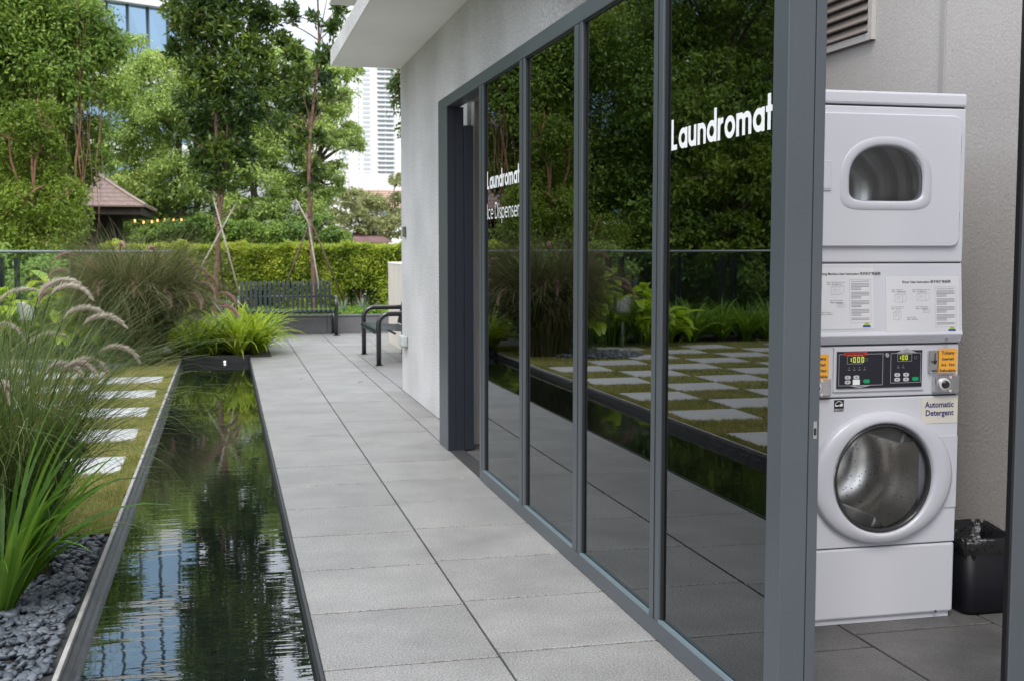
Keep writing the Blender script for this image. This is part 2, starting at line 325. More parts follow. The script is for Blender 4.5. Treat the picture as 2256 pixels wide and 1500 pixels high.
# lawn
M['lawnbase'] = mat('lawn_base', (.15, .155, .05), .95, noise=(3.5, .55, 8), bump=(60, .8, .01))
LAWN0, LAWN1 = 6.35, 17.05
sheet('lawn', -11.5, POOL_L-.062, LAWN0, LAWN1, -.008, M['lawnbase'])
sheet('planting_soil', -11.5, POOL_L-.062, LAWN1, 18.5, -.004, M['soil'])
sheet('end_bed_soil', POOL_L-.062, POOL_R+.3, POOL_END+.045, 20.3, .012, M['soil'])
sheet('gravel_bed_base', -11.5, POOL_L-.062, -3.8, LAWN0, -.03, mat('dark_bed', (.03, .032, .036), .9))
PW = .665
def ordinal(i): return ['nearest', 'second nearest', 'third nearest', 'fourth nearest', 'fifth nearest', 'sixth nearest', 'seventh nearest', 'eighth nearest', 'ninth nearest'][i]
pv = None; pavers = []
cols_n = ['first', 'second', 'third', 'fourth', 'fifth', 'sixth', 'seventh', 'eighth', 'ninth', 'tenth', 'eleventh', 'twelfth']
for c in range(12):
    x1 = -.68-c*PW*1.02; k_ = 0
    for j in range(8):
        y0 = 8.03+j*2*.665+(c % 2)*.665-1.33
        if y0 < 6.6 or y0 > 16.3: continue
        if c == 0 and (y0 > 13.6 or y0 < 7.9): continue
        if c in (1,) and y0 > 14.6: continue
        if -1.3-.68*c > -2.1 and 0: continue
        if pv is None:
            m_ = MB().box(0, PW-.01, 0, .60, -.03, .006); pv = m_.build('paving_slab', M['paver'], bevel=.004); o = pv
        else: o = pv.copy(); col.objects.link(o)
        o.location = (x1-PW+.005, y0+random.uniform(-.006, .006), random.uniform(-.002, .002)); o.rotation_euler.z = random.uniform(-.006, .006)
        tag(o, f'pale granite slab in the checkered lawn, {ordinal(k_)} to the camera in the {cols_n[c]} column from the pool kerb', 'paving slab', 'granite slabs set in the lawn'); k_ += 1
        pavers.append((x1-PW, x1, y0, y0+.61))
# grass blades
n = 150000
gx = POOL_L-.07-np.abs(rng.random(n))**1.6*7.5; gy = LAWN0+rng.random(n)*(LAWN1-LAWN0)
keep = np.ones(n, bool)
for a, b, c, d in pavers: keep &= ~((gx > a+.006) & (gx < b-.006) & (gy > c+.012) & (gy < d-.012))
gx, gy = gx[keep], gy[keep]; n = len(gx)
ang = rng.random(n)*6.283; ln = .014+.022*rng.random(n); wd = .0035+.003*rng.random(n); lean = rng.normal(0, .011, (n, 2))
b0 = np.stack([gx-np.cos(ang)*wd, gy-np.sin(ang)*wd, np.full(n, -.008)], 1); b1 = np.stack([gx+np.cos(ang)*wd, gy+np.sin(ang)*wd, np.full(n, -.008)], 1)
tp = np.stack([gx+lean[:, 0], gy+lean[:, 1], ln-.006], 1)
V = np.stack([b0, b1, tp], 1).reshape(-1, 3); F = np.arange(3*n).reshape(-1, 3)
M['grass'] = leafmat('lawn_grass', [(.14, .15, .035), (.22, .23, .06), (.31, .29, .10), (.34, .27, .13)], .6, .3, .2, 1.4)
tag(np_mesh('grass', V, F, M['grass'], rnd=rng.random(n)), 'short yellow green lawn grass growing between the granite slabs', 'grass', kind='stuff')

# pebbles
def pebbles(name, pts, smin, smax, m, label):
    bm = bmesh.new(); bmesh.ops.create_icosphere(bm, subdivisions=2, radius=1); bv = np.array([v.co[:] for v in bm.verts]); bf = np.array([[v.index for v in f.verts] for f in bm.faces]); bm.free()
    n = len(pts); s = smin+(smax-smin)*rng.random(n)**1.5
    sc = np.stack([s, s*(.6+.3*rng.random(n)), s*(.38+.22*rng.random(n))], 1)
    a = rng.random(n)*6.283; tl = rng.normal(0, .25, (n, 2))
    v = bv[None]*sc[:, None]; v = v+.08*s[:, None, None]*np.sin(bv[None]*3+rng.random((n, 1, 3))*6)
    x = v[..., 0]*np.cos(a)[:, None]-v[..., 1]*np.sin(a)[:, None]; y = v[..., 0]*np.sin(a)[:, None]+v[..., 1]*np.cos(a)[:, None]
    z = v[..., 2]+x*tl[:, :1]+y*tl[:, 1:]
    V = np.stack([x, y, z], -1)+pts[:, None]; nv = len(bv)
    F = bf[None]+(np.arange(n)*nv)[:, None, None]
    return tag(np_mesh(name, V.reshape(-1, 3), F.reshape(-1, 3), m, rnd=np.repeat(rng.random(n), len(bf)), smooth=True), label, 'gravel', kind='stuff')
M['pebble'] = leafmat('blue_grey_pebble', [(.03, .036, .044), (.06, .072, .088), (.095, .108, .125), (.16, .165, .17)], .5, 0, .4, 9)
n = 15000
px_ = POOL_L-.09-rng.random(n)*2.0; py_ = 2.6+rng.random(n)*3.85; pz_ = rng.random(n)*.03-.02
bound = 6.3+.10*np.sin(px_*9)+.05*np.sin(px_*23); kp = py_ < bound
pebbles('river_pebbles', np.stack([px_, py_, pz_], 1)[kp], .012, .028, M['pebble'], 'smooth blue grey river pebbles beside the pool kerb')
n = 900
a_ = rng.random(n)*6.283; q_ = np.sqrt(rng.random(n))
pebbles('dark_pebbles', np.stack([-1.75+q_*np.cos(a_)*.62, 15.35+q_*np.sin(a_)*.5, rng.random(n)*.03], 1), .02, .045, M['pebble'], 'patch of dark pebbles around the far fountain grass on the lawn')

# ================================================================== BUILDING
XG = 1.53
B = empty('laundromat_building', (1.75, 6, 0), label='white stucco laundromat building with a dark tinted glass front and flat canopy', cat='building')
Bo = Vector((1.75, 6, 0))
def bpart(mb, name, m, parent=None, **k):
    mb.v = [(x-Bo.x, y-Bo.y, z-Bo.z) for x, y, z in mb.v]
    return mb.build(name, m, parent or B, **k)
# facade wall: long stucco block with a rounded near end above the glazing
mb = MB(); ol = [(3.1, 6.42)]
for i in range(9): t = R(90)*i/8; ol.append((2.0-.25*math.sin(t), 6.42+.25-.25*math.cos(t)))
ol += [(1.75, 12.12), (3.1, 12.12)]
mb.prism(ol, 'z', 2.55, 3.232); ol2 = [(1.75, 8.72), (1.75, 12.12), (3.1, 12.12), (3.1, 8.72)]; mb.prism(ol2, 'z', 0, 2.5499)
bpart(mb, 'facade_wall', M['stucco'])
mb = MB(); mb.box(1.06, 3.1, 5.6, 12.12, 3.234, 3.39); bpart(mb, 'canopy', M['soffit'], bevel=.004)
mb = MB(); mb.box(1.056, 1.059, 5.6, 12.123, 3.232, 3.392); bpart(mb, 'canopy_fascia', M['stucco'])
mb = MB(); mb.box(1.21, 3.1, 6.5, 14.0, 4.2, 4.55); mb.box(2.0, 3.1, 6.5, 12.0, 3.392, 4.199); bpart(mb, 'upper_canopy', M['soffit'])
mb = MB(); mb.box(3.121, 9, -1.5, 12.12, 0, 6.5); main = bpart(mb, 'inner_wall', M['stucco_in'])
# recessed groove strip and skirting
g0 = 4.81
mb = MB(); mb.box(3.112, 3.1205, g0-.018, g0+.018, .08, 6.4); bpart(mb, 'groove_strip', mat('groove_paint', (.33, .32, .31), .6), main)
mb = MB(); mb.box(3.105, 3.1205, 1, 8.7, 0, .075); bpart(mb, 'skirting', mat('skirting', (.20, .20, .20), .5), main)
# louvred vent
mb = MB(); va, vb, vz0, vz1 = 5.42, 6.35, 2.50, 3.2
mb.box(3.095, 3.1205, va-.035, vb+.03, vz0-.035, vz0); mb.box(3.095, 3.1205, va-.035, va, vz0, vz1); mb.box(3.095, 3.1205, vb, vb+.03, vz0, vz1); vent = bpart(mb, 'vent_frame', M['stucco_in'], main)
mb = MB()
for i in range(13):
    z = vz0+.012+i*.052
    mb.add([(3.085, va+.004, z), (3.085, vb-.004, z), (3.118, vb-.004, z+.05), (3.118, va+.004, z+.05), (3.088, va+.004, z-.006), (3.088, vb-.004, z-.006), (3.1195, vb-.004, z+.040), (3.1195, va+.004, z+.040)],
           [(0, 1, 2, 3), (4, 7, 6, 5), (0, 4, 5, 1), (3, 2, 6, 7), (0, 3, 7, 4), (1, 5, 6, 2)])
bpart(mb, 'vent_louvre', mat('brown_louvre', (.24, .205, .18), .5), main)
# back of glazed room
mb = MB(); mb.box(1.78, 3.12, 8.6, 8.719, 0, 2.5); mb.box(1.66, 3.12, 6.45, 8.6, 2.5, 2.549)
bpart(mb, 'room_partition', M['stucco_in'])
mb = MB(); mb.box(2.45, 2.55, 6.3, 8.6, 0, 2.498); bpart(mb, 'ice_room_wall', M['stucco_in'])

# glazing frame
ZT, ZB, GT = 2.505, .072, 2.43
posts = [(7.15, 7.27), (6.115, 6.235), (5.085, 5.21), (4.085, 4.185), (3.10, 3.195)]
mb = MB(); mb.box(XG, XG+.10, 3.1955, 8.70, GT, ZT); bpart(mb, 'top_rail', M['frame'], bevel=.003)
mb = MB(); mb.box(XG, XG+.10, 3.1955, 7.1495, 0.002, ZB); bpart(mb, 'bottom_rail', M['frame'], bevel=.003)
for i, (a, b) in enumerate(posts[:-1]):
    mb = MB(); e = .035 if i in (1, 2) else 0
    mb.box(XG+.002, XG+.098, a, b, ZB+.0005 if i else .002, GT-.0005)
    p = bpart(mb, 'mullion', M['frame'], bevel=.003)
    mb = MB(); mb.box(XG+.0, XG+.0019, a+.045, a+.0495, ZB, GT); bpart(mb, 'joint_line', M['gasket'], p)
# door frame jamb and open door leaf
mb = MB(); mb.box(XG, XG+.12, 8.36, 8.70, .002, GT-.001); bpart(mb, 'door_frame', M['frame'], bevel=.002)
mb = MB(); mb.box(XG+.004, XG+.055, 8.3495, 8.3595, .002, GT-.002); mb.box(XG+.059, XG+.119, 8.3495, 8.3595, .002, GT-.002); bpart(mb, 'door_lining', M['frame_dark'])
mb = MB(); mb.box(XG+.121, XG+.185, 8.33, 8.62, .01, 2.30); dl = bpart(mb, 'sliding_door_leaf', M['frame_dark'], bevel=.002)
mb = MB(); mb.box(XG+.105, XG+.119, 8.342, 8.349, .89, .97); bpart(mb, 'door_lock', M['black'], dl)
mb = MB(); mb.box(XG+.01, XG+.12, 7.2705, 8.349, -.012, .004); bpart(mb, 'door_threshold', mat('threshold', (.10, .10, .10), .4, metal=.6))
mb = MB(); mb.box(XG+.20, 1.80, 7.30, 8.61, -.01, .002)
# stub wall seen through the doorway
# end post + near sliding door stile
mb = MB(); mb.box(XG, 1.612, 3.10, 3.195, .002, 3.0); ep = bpart(mb, 'corner_post', M['frame'], bevel=.0025)
mb = MB(); mb.box(1.616, 1.648, 3.104, 3.16, .002, 2.9); st = bpart(mb, 'sliding_door_stile', M['frame'], bevel=.002)
mb = MB(); mb.box(1.629, 1.640, 3.1025, 3.1039, .905, .955); bpart(mb, 'door_lock', M['chrome'], st)
mb = MB(); mb.box(1.631, 1.638, 3.1018, 3.1024, .915, .935); bpart(mb, 'keyhole', M['gasket'], st)
mb = MB(); mb.box(2.283, 2.290, 3.104, 3.125, .002, 2.9); bpart(mb, 'jamb_gasket', M['gasket'])
mb = MB(); mb.box(2.2902, 2.42, 3.10, 3.13, .002, 2.9); bpart(mb, 'door_jamb', M['frame'], bevel=.0025)
mb = MB(); mb.box(1.6485, 2.42, 3.10, 3.155, 2.9005, 3.0); bpart(mb, 'door_header', M['frame'])
# panes
panes = []
for i in range(4):
    ya, yb = posts[i+1][1], posts[i][0]
    mb = MB(); mb.box(XG+.018, XG+.026, ya+.012, yb-.012, ZB+.008, GT-.008)
    panes.append(bpart(mb, 'glass_pane', M['pane']))
    mb = MB(); q = .009; x0, x1 = XG+.010, XG+.030
    mb.box(x0, x1, ya+.0005, ya+.012, ZB+.001, GT-.001); mb.box(x0, x1, yb-.012, yb-.0005, ZB+.001, GT-.001)
    mb.box(x0, x1, ya+.012, yb-.012, ZB+.001, ZB+.008); mb.box(x0, x1, ya+.012, yb-.012, GT-.008, GT-.001)
    bpart(mb, 'glazing_gasket', M['gasket'], panes[-1])
    mb = MB(); mb.box(XG+.001, XG+.016, ya+.0005, yb-.0005, ZB+.0, ZB+.010)
    bpart(mb, 'glazing_bead', mat('bead', (.20, .26, .29), .3, metal=.4), panes[-1])

# --- stroke lettering
def arc(cx, cy, r, a0, a1, n=14, ry=None):
    ry = ry or r
    return [(cx+r*math.cos(R(a0+(a1-a0)*i/n)), cy+ry*math.sin(R(a0+(a1-a0)*i/n))) for i in range(n+1)]
XH = .66
def glyph(ch, w):
    h = w/2; xr = (XH-w)/2*1.0; cy = XH/2; rx = xr*.98
    ring = arc(h+rx, cy, rx, 0, 360, 28, xr)
    S = h+2*rx
    if ch == 'L': return [[(h, 1), (h, h), (.44, h)]], .50
    if ch == 'a': return [ring, [(S, XH), (S, 0)]], S+h
    if ch == 'd': return [ring, [(S, 1), (S, 0)]], S+h
    if ch == 'p': return [ring, [(h, XH), (h, -.3)]], S+h
    if ch == 'o': return [ring], S+h
    if ch == 'u': return [[(h, XH)]+arc(h+rx*.85, .26, rx*.85, 180, 360, 14, .26-h)+[(h+rx*1.7, .26)], [(h+rx*1.7, XH), (h+rx*1.7, 0)]], rx*1.7+w
    if ch == 'n': return [[(h, XH), (h, 0)], arc(h+rx*.85, XH-.26, rx*.85, 180, 0, 14, .26-h)+[(h+rx*1.7, 0)]], rx*1.7+w
    if ch == 'm':
        a = rx*.75
        return [[(h, XH), (h, 0)], arc(h+a, XH-.24, a, 180, 0, 12, .24-h)+[(h+2*a, 0)], arc(h+3*a, XH-.24, a, 180, 0, 12, .24-h)+[(h+4*a, 0)]], 4*a+w
    if ch == 'r': return [[(h, XH), (h, 0)], arc(h+.2, XH-.25, .2, 180, 75, 8, .25-h)], .36
    if ch == 't': return [[(.09+h, .98), (.09+h, 0)], [(0, XH-h), (.18+w, XH-h)]], .2+w
    if ch == 'I': return [[(h, 1), (h, 0)]], w
    if ch == 'i': return [[(h, XH), (h, 0)], [(h, .95), (h, .84)]], w
    if ch == 'c': return [arc(h+rx, cy, rx, 50, 310, 20, xr)], S*.92
    if ch == 'e': return [[(h, cy-.0), (S, cy)]+arc(h+rx, cy, rx, 0, 315, 22, xr)], S+h
    if ch == 's': return [arc(.2, XH*.74, .15, 50, 250, 10, XH*.26-h)+arc(.2, XH*.27, .16, 80, -140, 12, XH*.27-h)], .38
    if ch == 'D': return [[(h, h), (h, 1-h)]+[(.25, 1-h)]+arc(.28, .5, .42-h, 90, -90, 16, .5-h)+[(h, h)]], .74
    return [], .28
def stroke_text(txt, w, sp=.08):
    out = []; x = 0
    for ch in txt:
        if ch == ' ': x += .3; continue
        st_, adv = glyph(ch, w); out += [[(x+a, b) for a, b in s_] for s_ in st_]; x += adv+sp
    return out, x-sp
def ribbon2d(pts, w):
    n = len(pts); closed = math.dist(pts[0], pts[-1]) < 1e-6; L_, R_ = [], []
    for i, p in enumerate(pts):
        if closed: a = pts[i-1] if i > 0 else pts[-2]; b = pts[i+1] if i < n-1 else pts[1]
        else: a = pts[max(i-1, 0)]; b = pts[min(i+1, n-1)]
        d1 = Vector((p[0]-a[0], p[1]-a[1])); d2 = Vector((b[0]-p[0], b[1]-p[1]))
        d1 = d1.normalized() if d1.length > 1e-9 else d2.normalized(); d2 = d2.normalized() if d2.length > 1e-9 else d1
        t = (d1+d2).normalized(); k_ = 1/max(.5, t.dot(d1)); nx, ny = -t.y*w/2*k_, t.x*w/2*k_
        L_.append((p[0]+nx, p[1]+ny)); R_.append((p[0]-nx, p[1]-ny))
    return L_, R_
def lettering(txt, w, ystart, yend, z0, cap, parent, sp=.08):
    st_, tot = stroke_text(txt, w, sp); sx = (ystart-yend)/tot; mb = MB()
    for i, s_ in enumerate(st_):
        L_, R_ = ribbon2d(s_, w); x = XG+.0165-.00025*(i % 5)
        vs = []
        for a, b in zip(L_, R_): vs += [(x, ystart-a[0]*sx, z0+a[1]*cap), (x, ystart-b[0]*sx, z0+b[1]*cap)]
        mb.add(vs, [(2*j, 2*j+1, 2*j+3, 2*j+2) for j in range(len(L_)-1)])
    return bpart(mb, 'lettering', M['vinyl'], parent)
lettering('Laundromat', .17, 4.035, 3.225, 1.79, .107, panes[3], .07)
lettering('Laundromat', .17, 7.10, 6.285, 1.795, .105, panes[0], .07)
lettering('Ice Dispenser', .085, 7.10, 6.285, 1.615, .095, panes[0], .11)

# small fittings on the facade
def box_thing(name, x0, x1, y0, y1, z0, z1, m, label, cat, bev=.006):
    cx, cy = (x0+x1)/2, (y0+y1)/2; e = empty(name, (cx, cy, z0), label=label, cat=cat)
    MB().box(x0-cx, x1-cx, y0-cy, y1-cy, 0, z1-z0).build('body', m, e, bevel=bev); return e
sb = box_thing('socket_box', 1.69, 1.748, 11.72, 11.98, .47, .57, M['ltgrey'], 'small grey weatherproof box low on the white wall corner', 'electrical box', .012)
MB().box(-.024, .02, -.1, .1, -.006, -.0005).build('cover_lip', mat('lip', (.3, .32, .32), .5), sb)
wp = box_thing('wall_plate', 1.728, 1.748, 11.78, 11.92, 1.55, 1.65, mat('olive_plate', (.10, .11, .08), .5), 'small dark rectangular plate high on the white wall corner', 'wall plate', .003)
MB().box(-.0115, -.0101, -.05, .05, .02, .08).build('face', mat('plate_face', (.16, .165, .13), .4), wp)

# ================================================================== WASHER DRYER STACK
WY = 4.10
W_ = empty('washer_dryer_stack', (2.43, WY, 0), label='tall white coin operated washer with dryer stacked on top behind the sliding door', cat='washing machine')
Wo = Vector((2.43, WY, 0))
def wp_(mb, name, m, parent=None, **k):
    mb.v = [(x-Wo.x, y-Wo.y, z-Wo.z) for x, y, z in mb.v]; return mb.build(name, m, parent or W_, **k)
def MX(x, y, Y=WY): p = atY(x, y, Y); return p.x, p.z
WX0, WX1 = 2.085, 2.768
def open_cab(z0, z1, y0, name, m=None):
    mb = MB(); x0, x1, y1 = WX0, WX1, 4.88; t = .02
    mb.box(x0, x0+t, y0, y1, z0, z1); mb.box(x1-t, x1, y0, y1, z0, z1); mb.box(x0+t, x1-t, y0, y1, z0, z0+t); mb.box(x0+t, x1-t, y0, y1, z1-t, z1); mb.box(x0+t, x1-t, y1-t, y1, z0+t, z1-t)
    return wp_(mb, name, m or M['enamel'])
def holed(rect, hole, y0, th):
    """front plate (in XZ) with a hole; rect=(x0,x1,z0,z1), hole list of (x,z)"""
    x0, x1, z0, z1 = rect; cx = sum(p[0] for p in hole)/len(hole); cz = sum(p[1] for p in hole)/len(hole); n = len(hole); vs = []; fs = []
    corners = [(x0, z0), (x1, z0), (x1, z1), (x0, z1)]
    outer = []
    for hx, hz in hole:
        dx, dz = hx-cx, hz-cz; t = min([(x1-cx)/dx if dx > 1e-9 else 1e9, (x0-cx)/dx if dx < -1e-9 else 1e9, (z1-cz)/dz if dz > 1e-9 else 1e9, (z0-cz)/dz if dz < -1e-9 else 1e9])
        outer.append([cx+dx*t, cz+dz*t])
    for c in corners:
        i = min(range(n), key=lambda i_: math.dist(outer[i_], c)); outer[i] = list(c)
    for y in (y0, y0+th):
        vs += [(p[0], y, p[1]) for p in outer]+[(p[0], y, p[1]) for p in hole]
    for i in range(n):
        j = (i+1) % n
        fs += [(i, j, n+j, n+i), (2*n+i, 3*n+i, 3*n+j, 2*n+j), (i, 2*n+i, 2*n+j, j), (n+i, n+j, 3*n+j, 3*n+i)]
    return MB().add(vs, fs)
def ell(cx, cz, rx, rz, n=64): return [(cx+rx*math.cos(2*math.pi*i/n), cz+rz*math.sin(2*math.pi*i/n)) for i in range(n)]
def sweep(outlines, ys):
    """loft closed outlines at given y"""
    n = len(outlines[0]); vs = [(p[0], y, p[1]) for o_, y in zip(outlines, ys) for p in o_]; fs = []
    for k_ in range(len(outlines)-1):
        for i in range(n): j = (i+1) % n; fs.append((k_*n+i, k_*n+j, (k_+1)*n+j, (k_+1)*n+i))
    return MB().add(vs, fs)
# plinth
mb = MB().box(WX0, WX1, WY, 4.88, .022, .298); wp_(mb, 'plinth_panel', M['enamel'], bevel=.008)
mb = MB().box(WX0+.004, WX1-.012, WY+.012, 4.86, .0, .0215); wp_(mb, 'toe_kick', M['enamel2'])
mb = MB().tube([(2.69, WY-.001, .028), (2.69, WY-.006, .028)], .0055, 10); wp_(mb, 'plinth_bolt', M['chrome'])
# washer
wc, wz = 2.437, .570
open_cab(.302, .878, WY+.021, 'washer_cabinet')
wp_(holed((WX0, WX1, .302, .878), ell(wc, wz, .225, .225), WY, .0205), 'washer_front', M['enamel'], bevel=.004)
mb = MB(); x_ = 2.60; mb.box(x_, WX1-.001, WY-.0045, WY-.0004, .438, .722); wp_(mb, 'washer_side_panel', M['enamel2'], bevel=.003)
ext = lambda rx, rz, sx=0: ell(wc+sx, wz, rx, rz)
rg = sweep([ext(.298, .256, .003), ext(.296, .254, .003), ext(.285, .246, .002), ext(.262, .232, .001), ext(.222, .222), ext(.212, .214), ext(.208, .210), ext(.205, .206)], [WY-.0005, WY-.020, WY-.028, WY-.032, WY-.036, WY-.031, WY-.01, WY+.03])
door = wp_(rg, 'washer_door', M['enamel2'], smooth=True)
rg = sweep([ext(.2055, .2075), ext(.202, .204), ext(.196, .198), ext(.193, .195)], [WY-.024, WY-.030, WY-.026, WY-.01]); wp_(rg, 'door_seal_ring', mat('dark_ring', (.03, .03, .033), .2), door, smooth=True)
rr = [.195*math.sqrt(max(0, 1-(i/8)**2)) for i in range(9)]
rg = sweep([ext(r_+1e-4, r_+1e-4) for r_ in rr], [WY-.022-.035*math.sin(R(90)*i/8) if False else WY-.010-.03*(i/8) for i in range(9)]); wp_(rg, 'door_window', M['doorglass'], door, smooth=True)
drum = sweep([ext(.215, .215), ext(.225, .225), ext(.25, .25), ext(.255, .255), ext(.25, .25), ext(.08, .08), ext(.001, .001)], [WY+.035, WY+.04, WY+.10, WY+.25, WY+.42, WY+.46, WY+.42])
M['drum'] = mat('perforated_steel', (.50, .49, .47), .27, metal=1)
t = M['drum'].node_tree; vt = t.nodes.new('ShaderNodeTexVoronoi'); vt.inputs['Scale'].default_value = 55; tcc = t.nodes.new('ShaderNodeTexCoord'); t.links.new(tcc.outputs['Object'], vt.inputs[0])
rr_ = t.nodes.new('ShaderNodeValToRGB'); rr_.color_ramp.elements[0].position = .12; rr_.color_ramp.elements[1].position = .2; rr_.color_ramp.elements[0].color = (.03, .03, .03, 1); rr_.color_ramp.elements[1].color = (.82, .79, .75, 1)
t.links.new(vt.outputs[0], rr_.inputs[0]); t.links.new(rr_.outputs[0], t.nodes['Principled BSDF'].inputs['Base Color'])
wp_(drum, 'washer_drum', M['drum'], smooth=True)
for a_ in (40, 160, 280):
    ca, sa = math.cos(R(a_)), math.sin(R(a_)); mb = MB()
    mb.add([(wc+.25*ca-.05*sa, WY+.08, wz+.25*sa+.05*ca), (wc+.25*ca+.05*sa, WY+.08, wz+.25*sa-.05*ca), (wc+.17*ca, WY+.08, wz+.17*sa),
            (wc+.25*ca-.05*sa, WY+.40, wz+.25*sa+.05*ca), (wc+.25*ca+.05*sa, WY+.40, wz+.25*sa-.05*ca), (wc+.17*ca, WY+.40, wz+.17*sa)], [(0, 2, 1), (3, 4, 5), (0, 3, 5, 2), (1, 2, 5, 4), (0, 1, 4, 3)])
    wp_(mb, 'drum_paddle', M['steel'], bevel=.01)
# control section
mb = MB().box(WX0, WX1, WY+.006, 4.88, .882, 1.078); wp_(mb, 'control_housing', M['enamel'], bevel=.006)
def zc(u, v): return MX(1780+u/6.446, 740+v/6.446)
def flat(pts, y, th=.0015): return MB().prism(pts, 'y', y, y+th)
def rect(x0, x1, z0, z1): return [(x0, z0), (x1, z0), (x1, z1), (x0, z1)]
CY = WY-.001
cx0, cx1, cz0, cz1 = 2.243, 2.603, .918, 1.058
mb = MB().box(cx0-.012, cx1+.012, WY-.0005, WY+.0055, cz0-.015, cz1+.017); wp_(mb, 'control_bezel', M['enamel'], bevel=.003)
cp = wp_(MB().box(cx0, cx1, CY-.0035, CY, cz0, cz1), 'control_panel', M['panelblack'])
def PU(u, v):      # u 0..1 across black panel, v 0..1 up
    return cx0+u*(cx1-cx0), cz0+v*(cz1-cz0)
LY = CY-.0042
def outline_rect(u0, u1, v0, v1, w=.0016):
    a, b = PU(u0, v0); c, d = PU(u1, v1); mb = MB()
    for r_ in (rect(a, c, b, b+w), rect(a, c, d-w, d), rect(a, a+w, b+w, d-w), rect(c-w, c, b+w, d-w)): mb.prism(r_, 'y', LY, LY+.0005)
    return mb
wp_(outline_rect(.02, .535, .07, .93), 'panel_line', M['line'], cp); wp_(outline_rect(.625, .985, .11, .93), 'panel_line', M['line'], cp)
for (u0, u1, v0, v1) in ((.115, .295, .66, .89), (.705, .875, .70, .90)):
    wp_(outline_rect(u0, u1, v0, v1, .0012), 'display_frame', M['line'], cp)
def text(s, size, x, y, z, m, parent, rot=(90, 0, 0), bold=0, align='LEFT', name='lettering', sx=1, org=None):
    cu = bpy.data.curves.new('t', 'FONT'); cu.body = s; cu.size = size; cu.align_x = align; cu.offset = bold; cu.resolution_u = 2
    o = bpy.data.objects.new('t', cu); col.objects.link(o)
    dg = bpy.context.evaluated_depsgraph_get(); me = bpy.data.meshes.new_from_object(o.evaluated_get(dg)); bpy.data.objects.remove(o)
    me.materials.clear(); me.materials.append(m); q = bpy.data.objects.new(name, me); col.objects.link(q)
    org = Wo if org is None else org
    q.parent = parent; q.location = (x-org.x, y-org.y, z-org.z); q.rotation_euler = [R(a) for a in rot]; q.scale = (sx, 1, 1); return q
# seven segment digits
SEG = {'0': 'abcdef', '1': 'bc', 'o': 'cdeg'}
def digits(s, x, z, h):
    mb = MB(); w = h*.55; t_ = h*.16
    for i, ch in enumerate(s):
        X = x+i*(w*1.5)
        sg = dict(a=rect(X, X+w, z+h-t_, z+h), d=rect(X, X+w, z, z+t_), g=rect(X, X+w, z+h/2-t_/2, z+h/2+t_/2), f=rect(X, X+t_, z+h/2+.0003, z+h-t_-.0002), e=rect(X, X+t_, z+t_+.0002, z+h/2-.0003), b=rect(X+w-t_, X+w, z+h/2+.0003, z+h-t_-.0002), c=rect(X+w-t_, X+w, z+t_+.0002, z+h/2-.0003))
        for k_ in SEG[ch]: mb.prism(sg[k_], 'y', LY, LY+.0006)
    return mb
a, b = PU(.135, .70); wp_(digits('1000', a, b, .021), 'digital_display', M['digit'], cp)
a, b = PU(.715, .74); wp_(digits('100', a, b, .018), 'digital_display', M['digit'], cp)
a, b = PU(.08, .915); c, d = PU(.345, 1.0); bd = wp_(flat(rect(a, c, b-.003, d-.002), LY-.0006), 'brand_badge', M['red'], cp)
text('Speed Queen', .0145, a+.004, LY-.0009, b+.0005, mat('dark_red_ink', (.10, .01, .01), .5), cp, bold=.0004)
for (u, v, d_, tx) in ((.27, .07, -1, 'Washer'), (.81, .93, 1, 'Dryer')):
    a, b = PU(u, v); wp_(flat([(a-.045, b), (a+.045, b), (a, b+.017*d_)] if d_ > 0 else [(a-.045, b), (a, b-.0095), (a+.045, b)], LY-.0004), 'panel_flag', M['line'], cp)
    text(tx, .010, a, LY-.0006, b+(.001 if d_ > 0 else -.0055), M['ink'], cp, align='CENTER')
def oval(x, z, rx, rz, n=14): return [(x+rx*math.copysign(abs(math.cos(t_))**.6, math.cos(t_)), z+rz*math.copysign(abs(math.sin(t_))**.6, math.sin(t_))) for t_ in [2*math.pi*(i+.5)/n for i in range(n)]]
for (u, v, mm_) in ((.125, .30, 'btn'), (.225, .30, 'btn'), (.125, .17, 'btn'), (.225, .165, 'white'), (.345, .185, 'green'), (.705, .335, 'btn'), (.81, .335, 'btn'), (.705, .205, 'btn'), (.81, .205, 'btn'), (.92, .215, 'green')):
    a, b = PU(u, v); m_ = M['vinyl'] if mm_ == 'white' else M[mm_]
    rx = .0135 if mm_ == 'green' else .012; bt = wp_(flat(oval(a, b, rx, .0072) if mm_ != 'white' else rect(a-.0145, a+.0145, b-.010, b+.010), LY-.001), 'button', m_, cp)
    if mm_ == 'btn': wp_(flat(rect(a-.003, a+.002, b-.0025, b+.0025), LY-.0014, .0003), 'button_symbol', M['ink'], bt)
for (u, v) in ((.14, .55), (.20, .55), (.26, .55), (.32, .55), (.715, .58), (.775, .58)):
    a, b = PU(u, v); wp_(flat(rect(a-.0015, a+.0015, b, b+.003), LY), 'indicator', M['inklight'], cp); wp_(flat(rect(a-.005, a+.005, b-.008, b-.006), LY), 'indicator_caption', M['inklight'], cp)
for (u, v) in ((.34, .77), (.92, .80)):
    a, b = PU(u, v); wp_(sweep([ell(a, b, .006, .006, 16), ell(a, b, .005, .005, 16)], [LY, LY]), 'clock_symbol', M['inklight'], cp)
a, b = PU(.575, .88); wp_(MB().tube([(a, CY, b), (a, CY-.010, b)], .009, 16), 'key_lock', M['chrome'], bevel=.002)
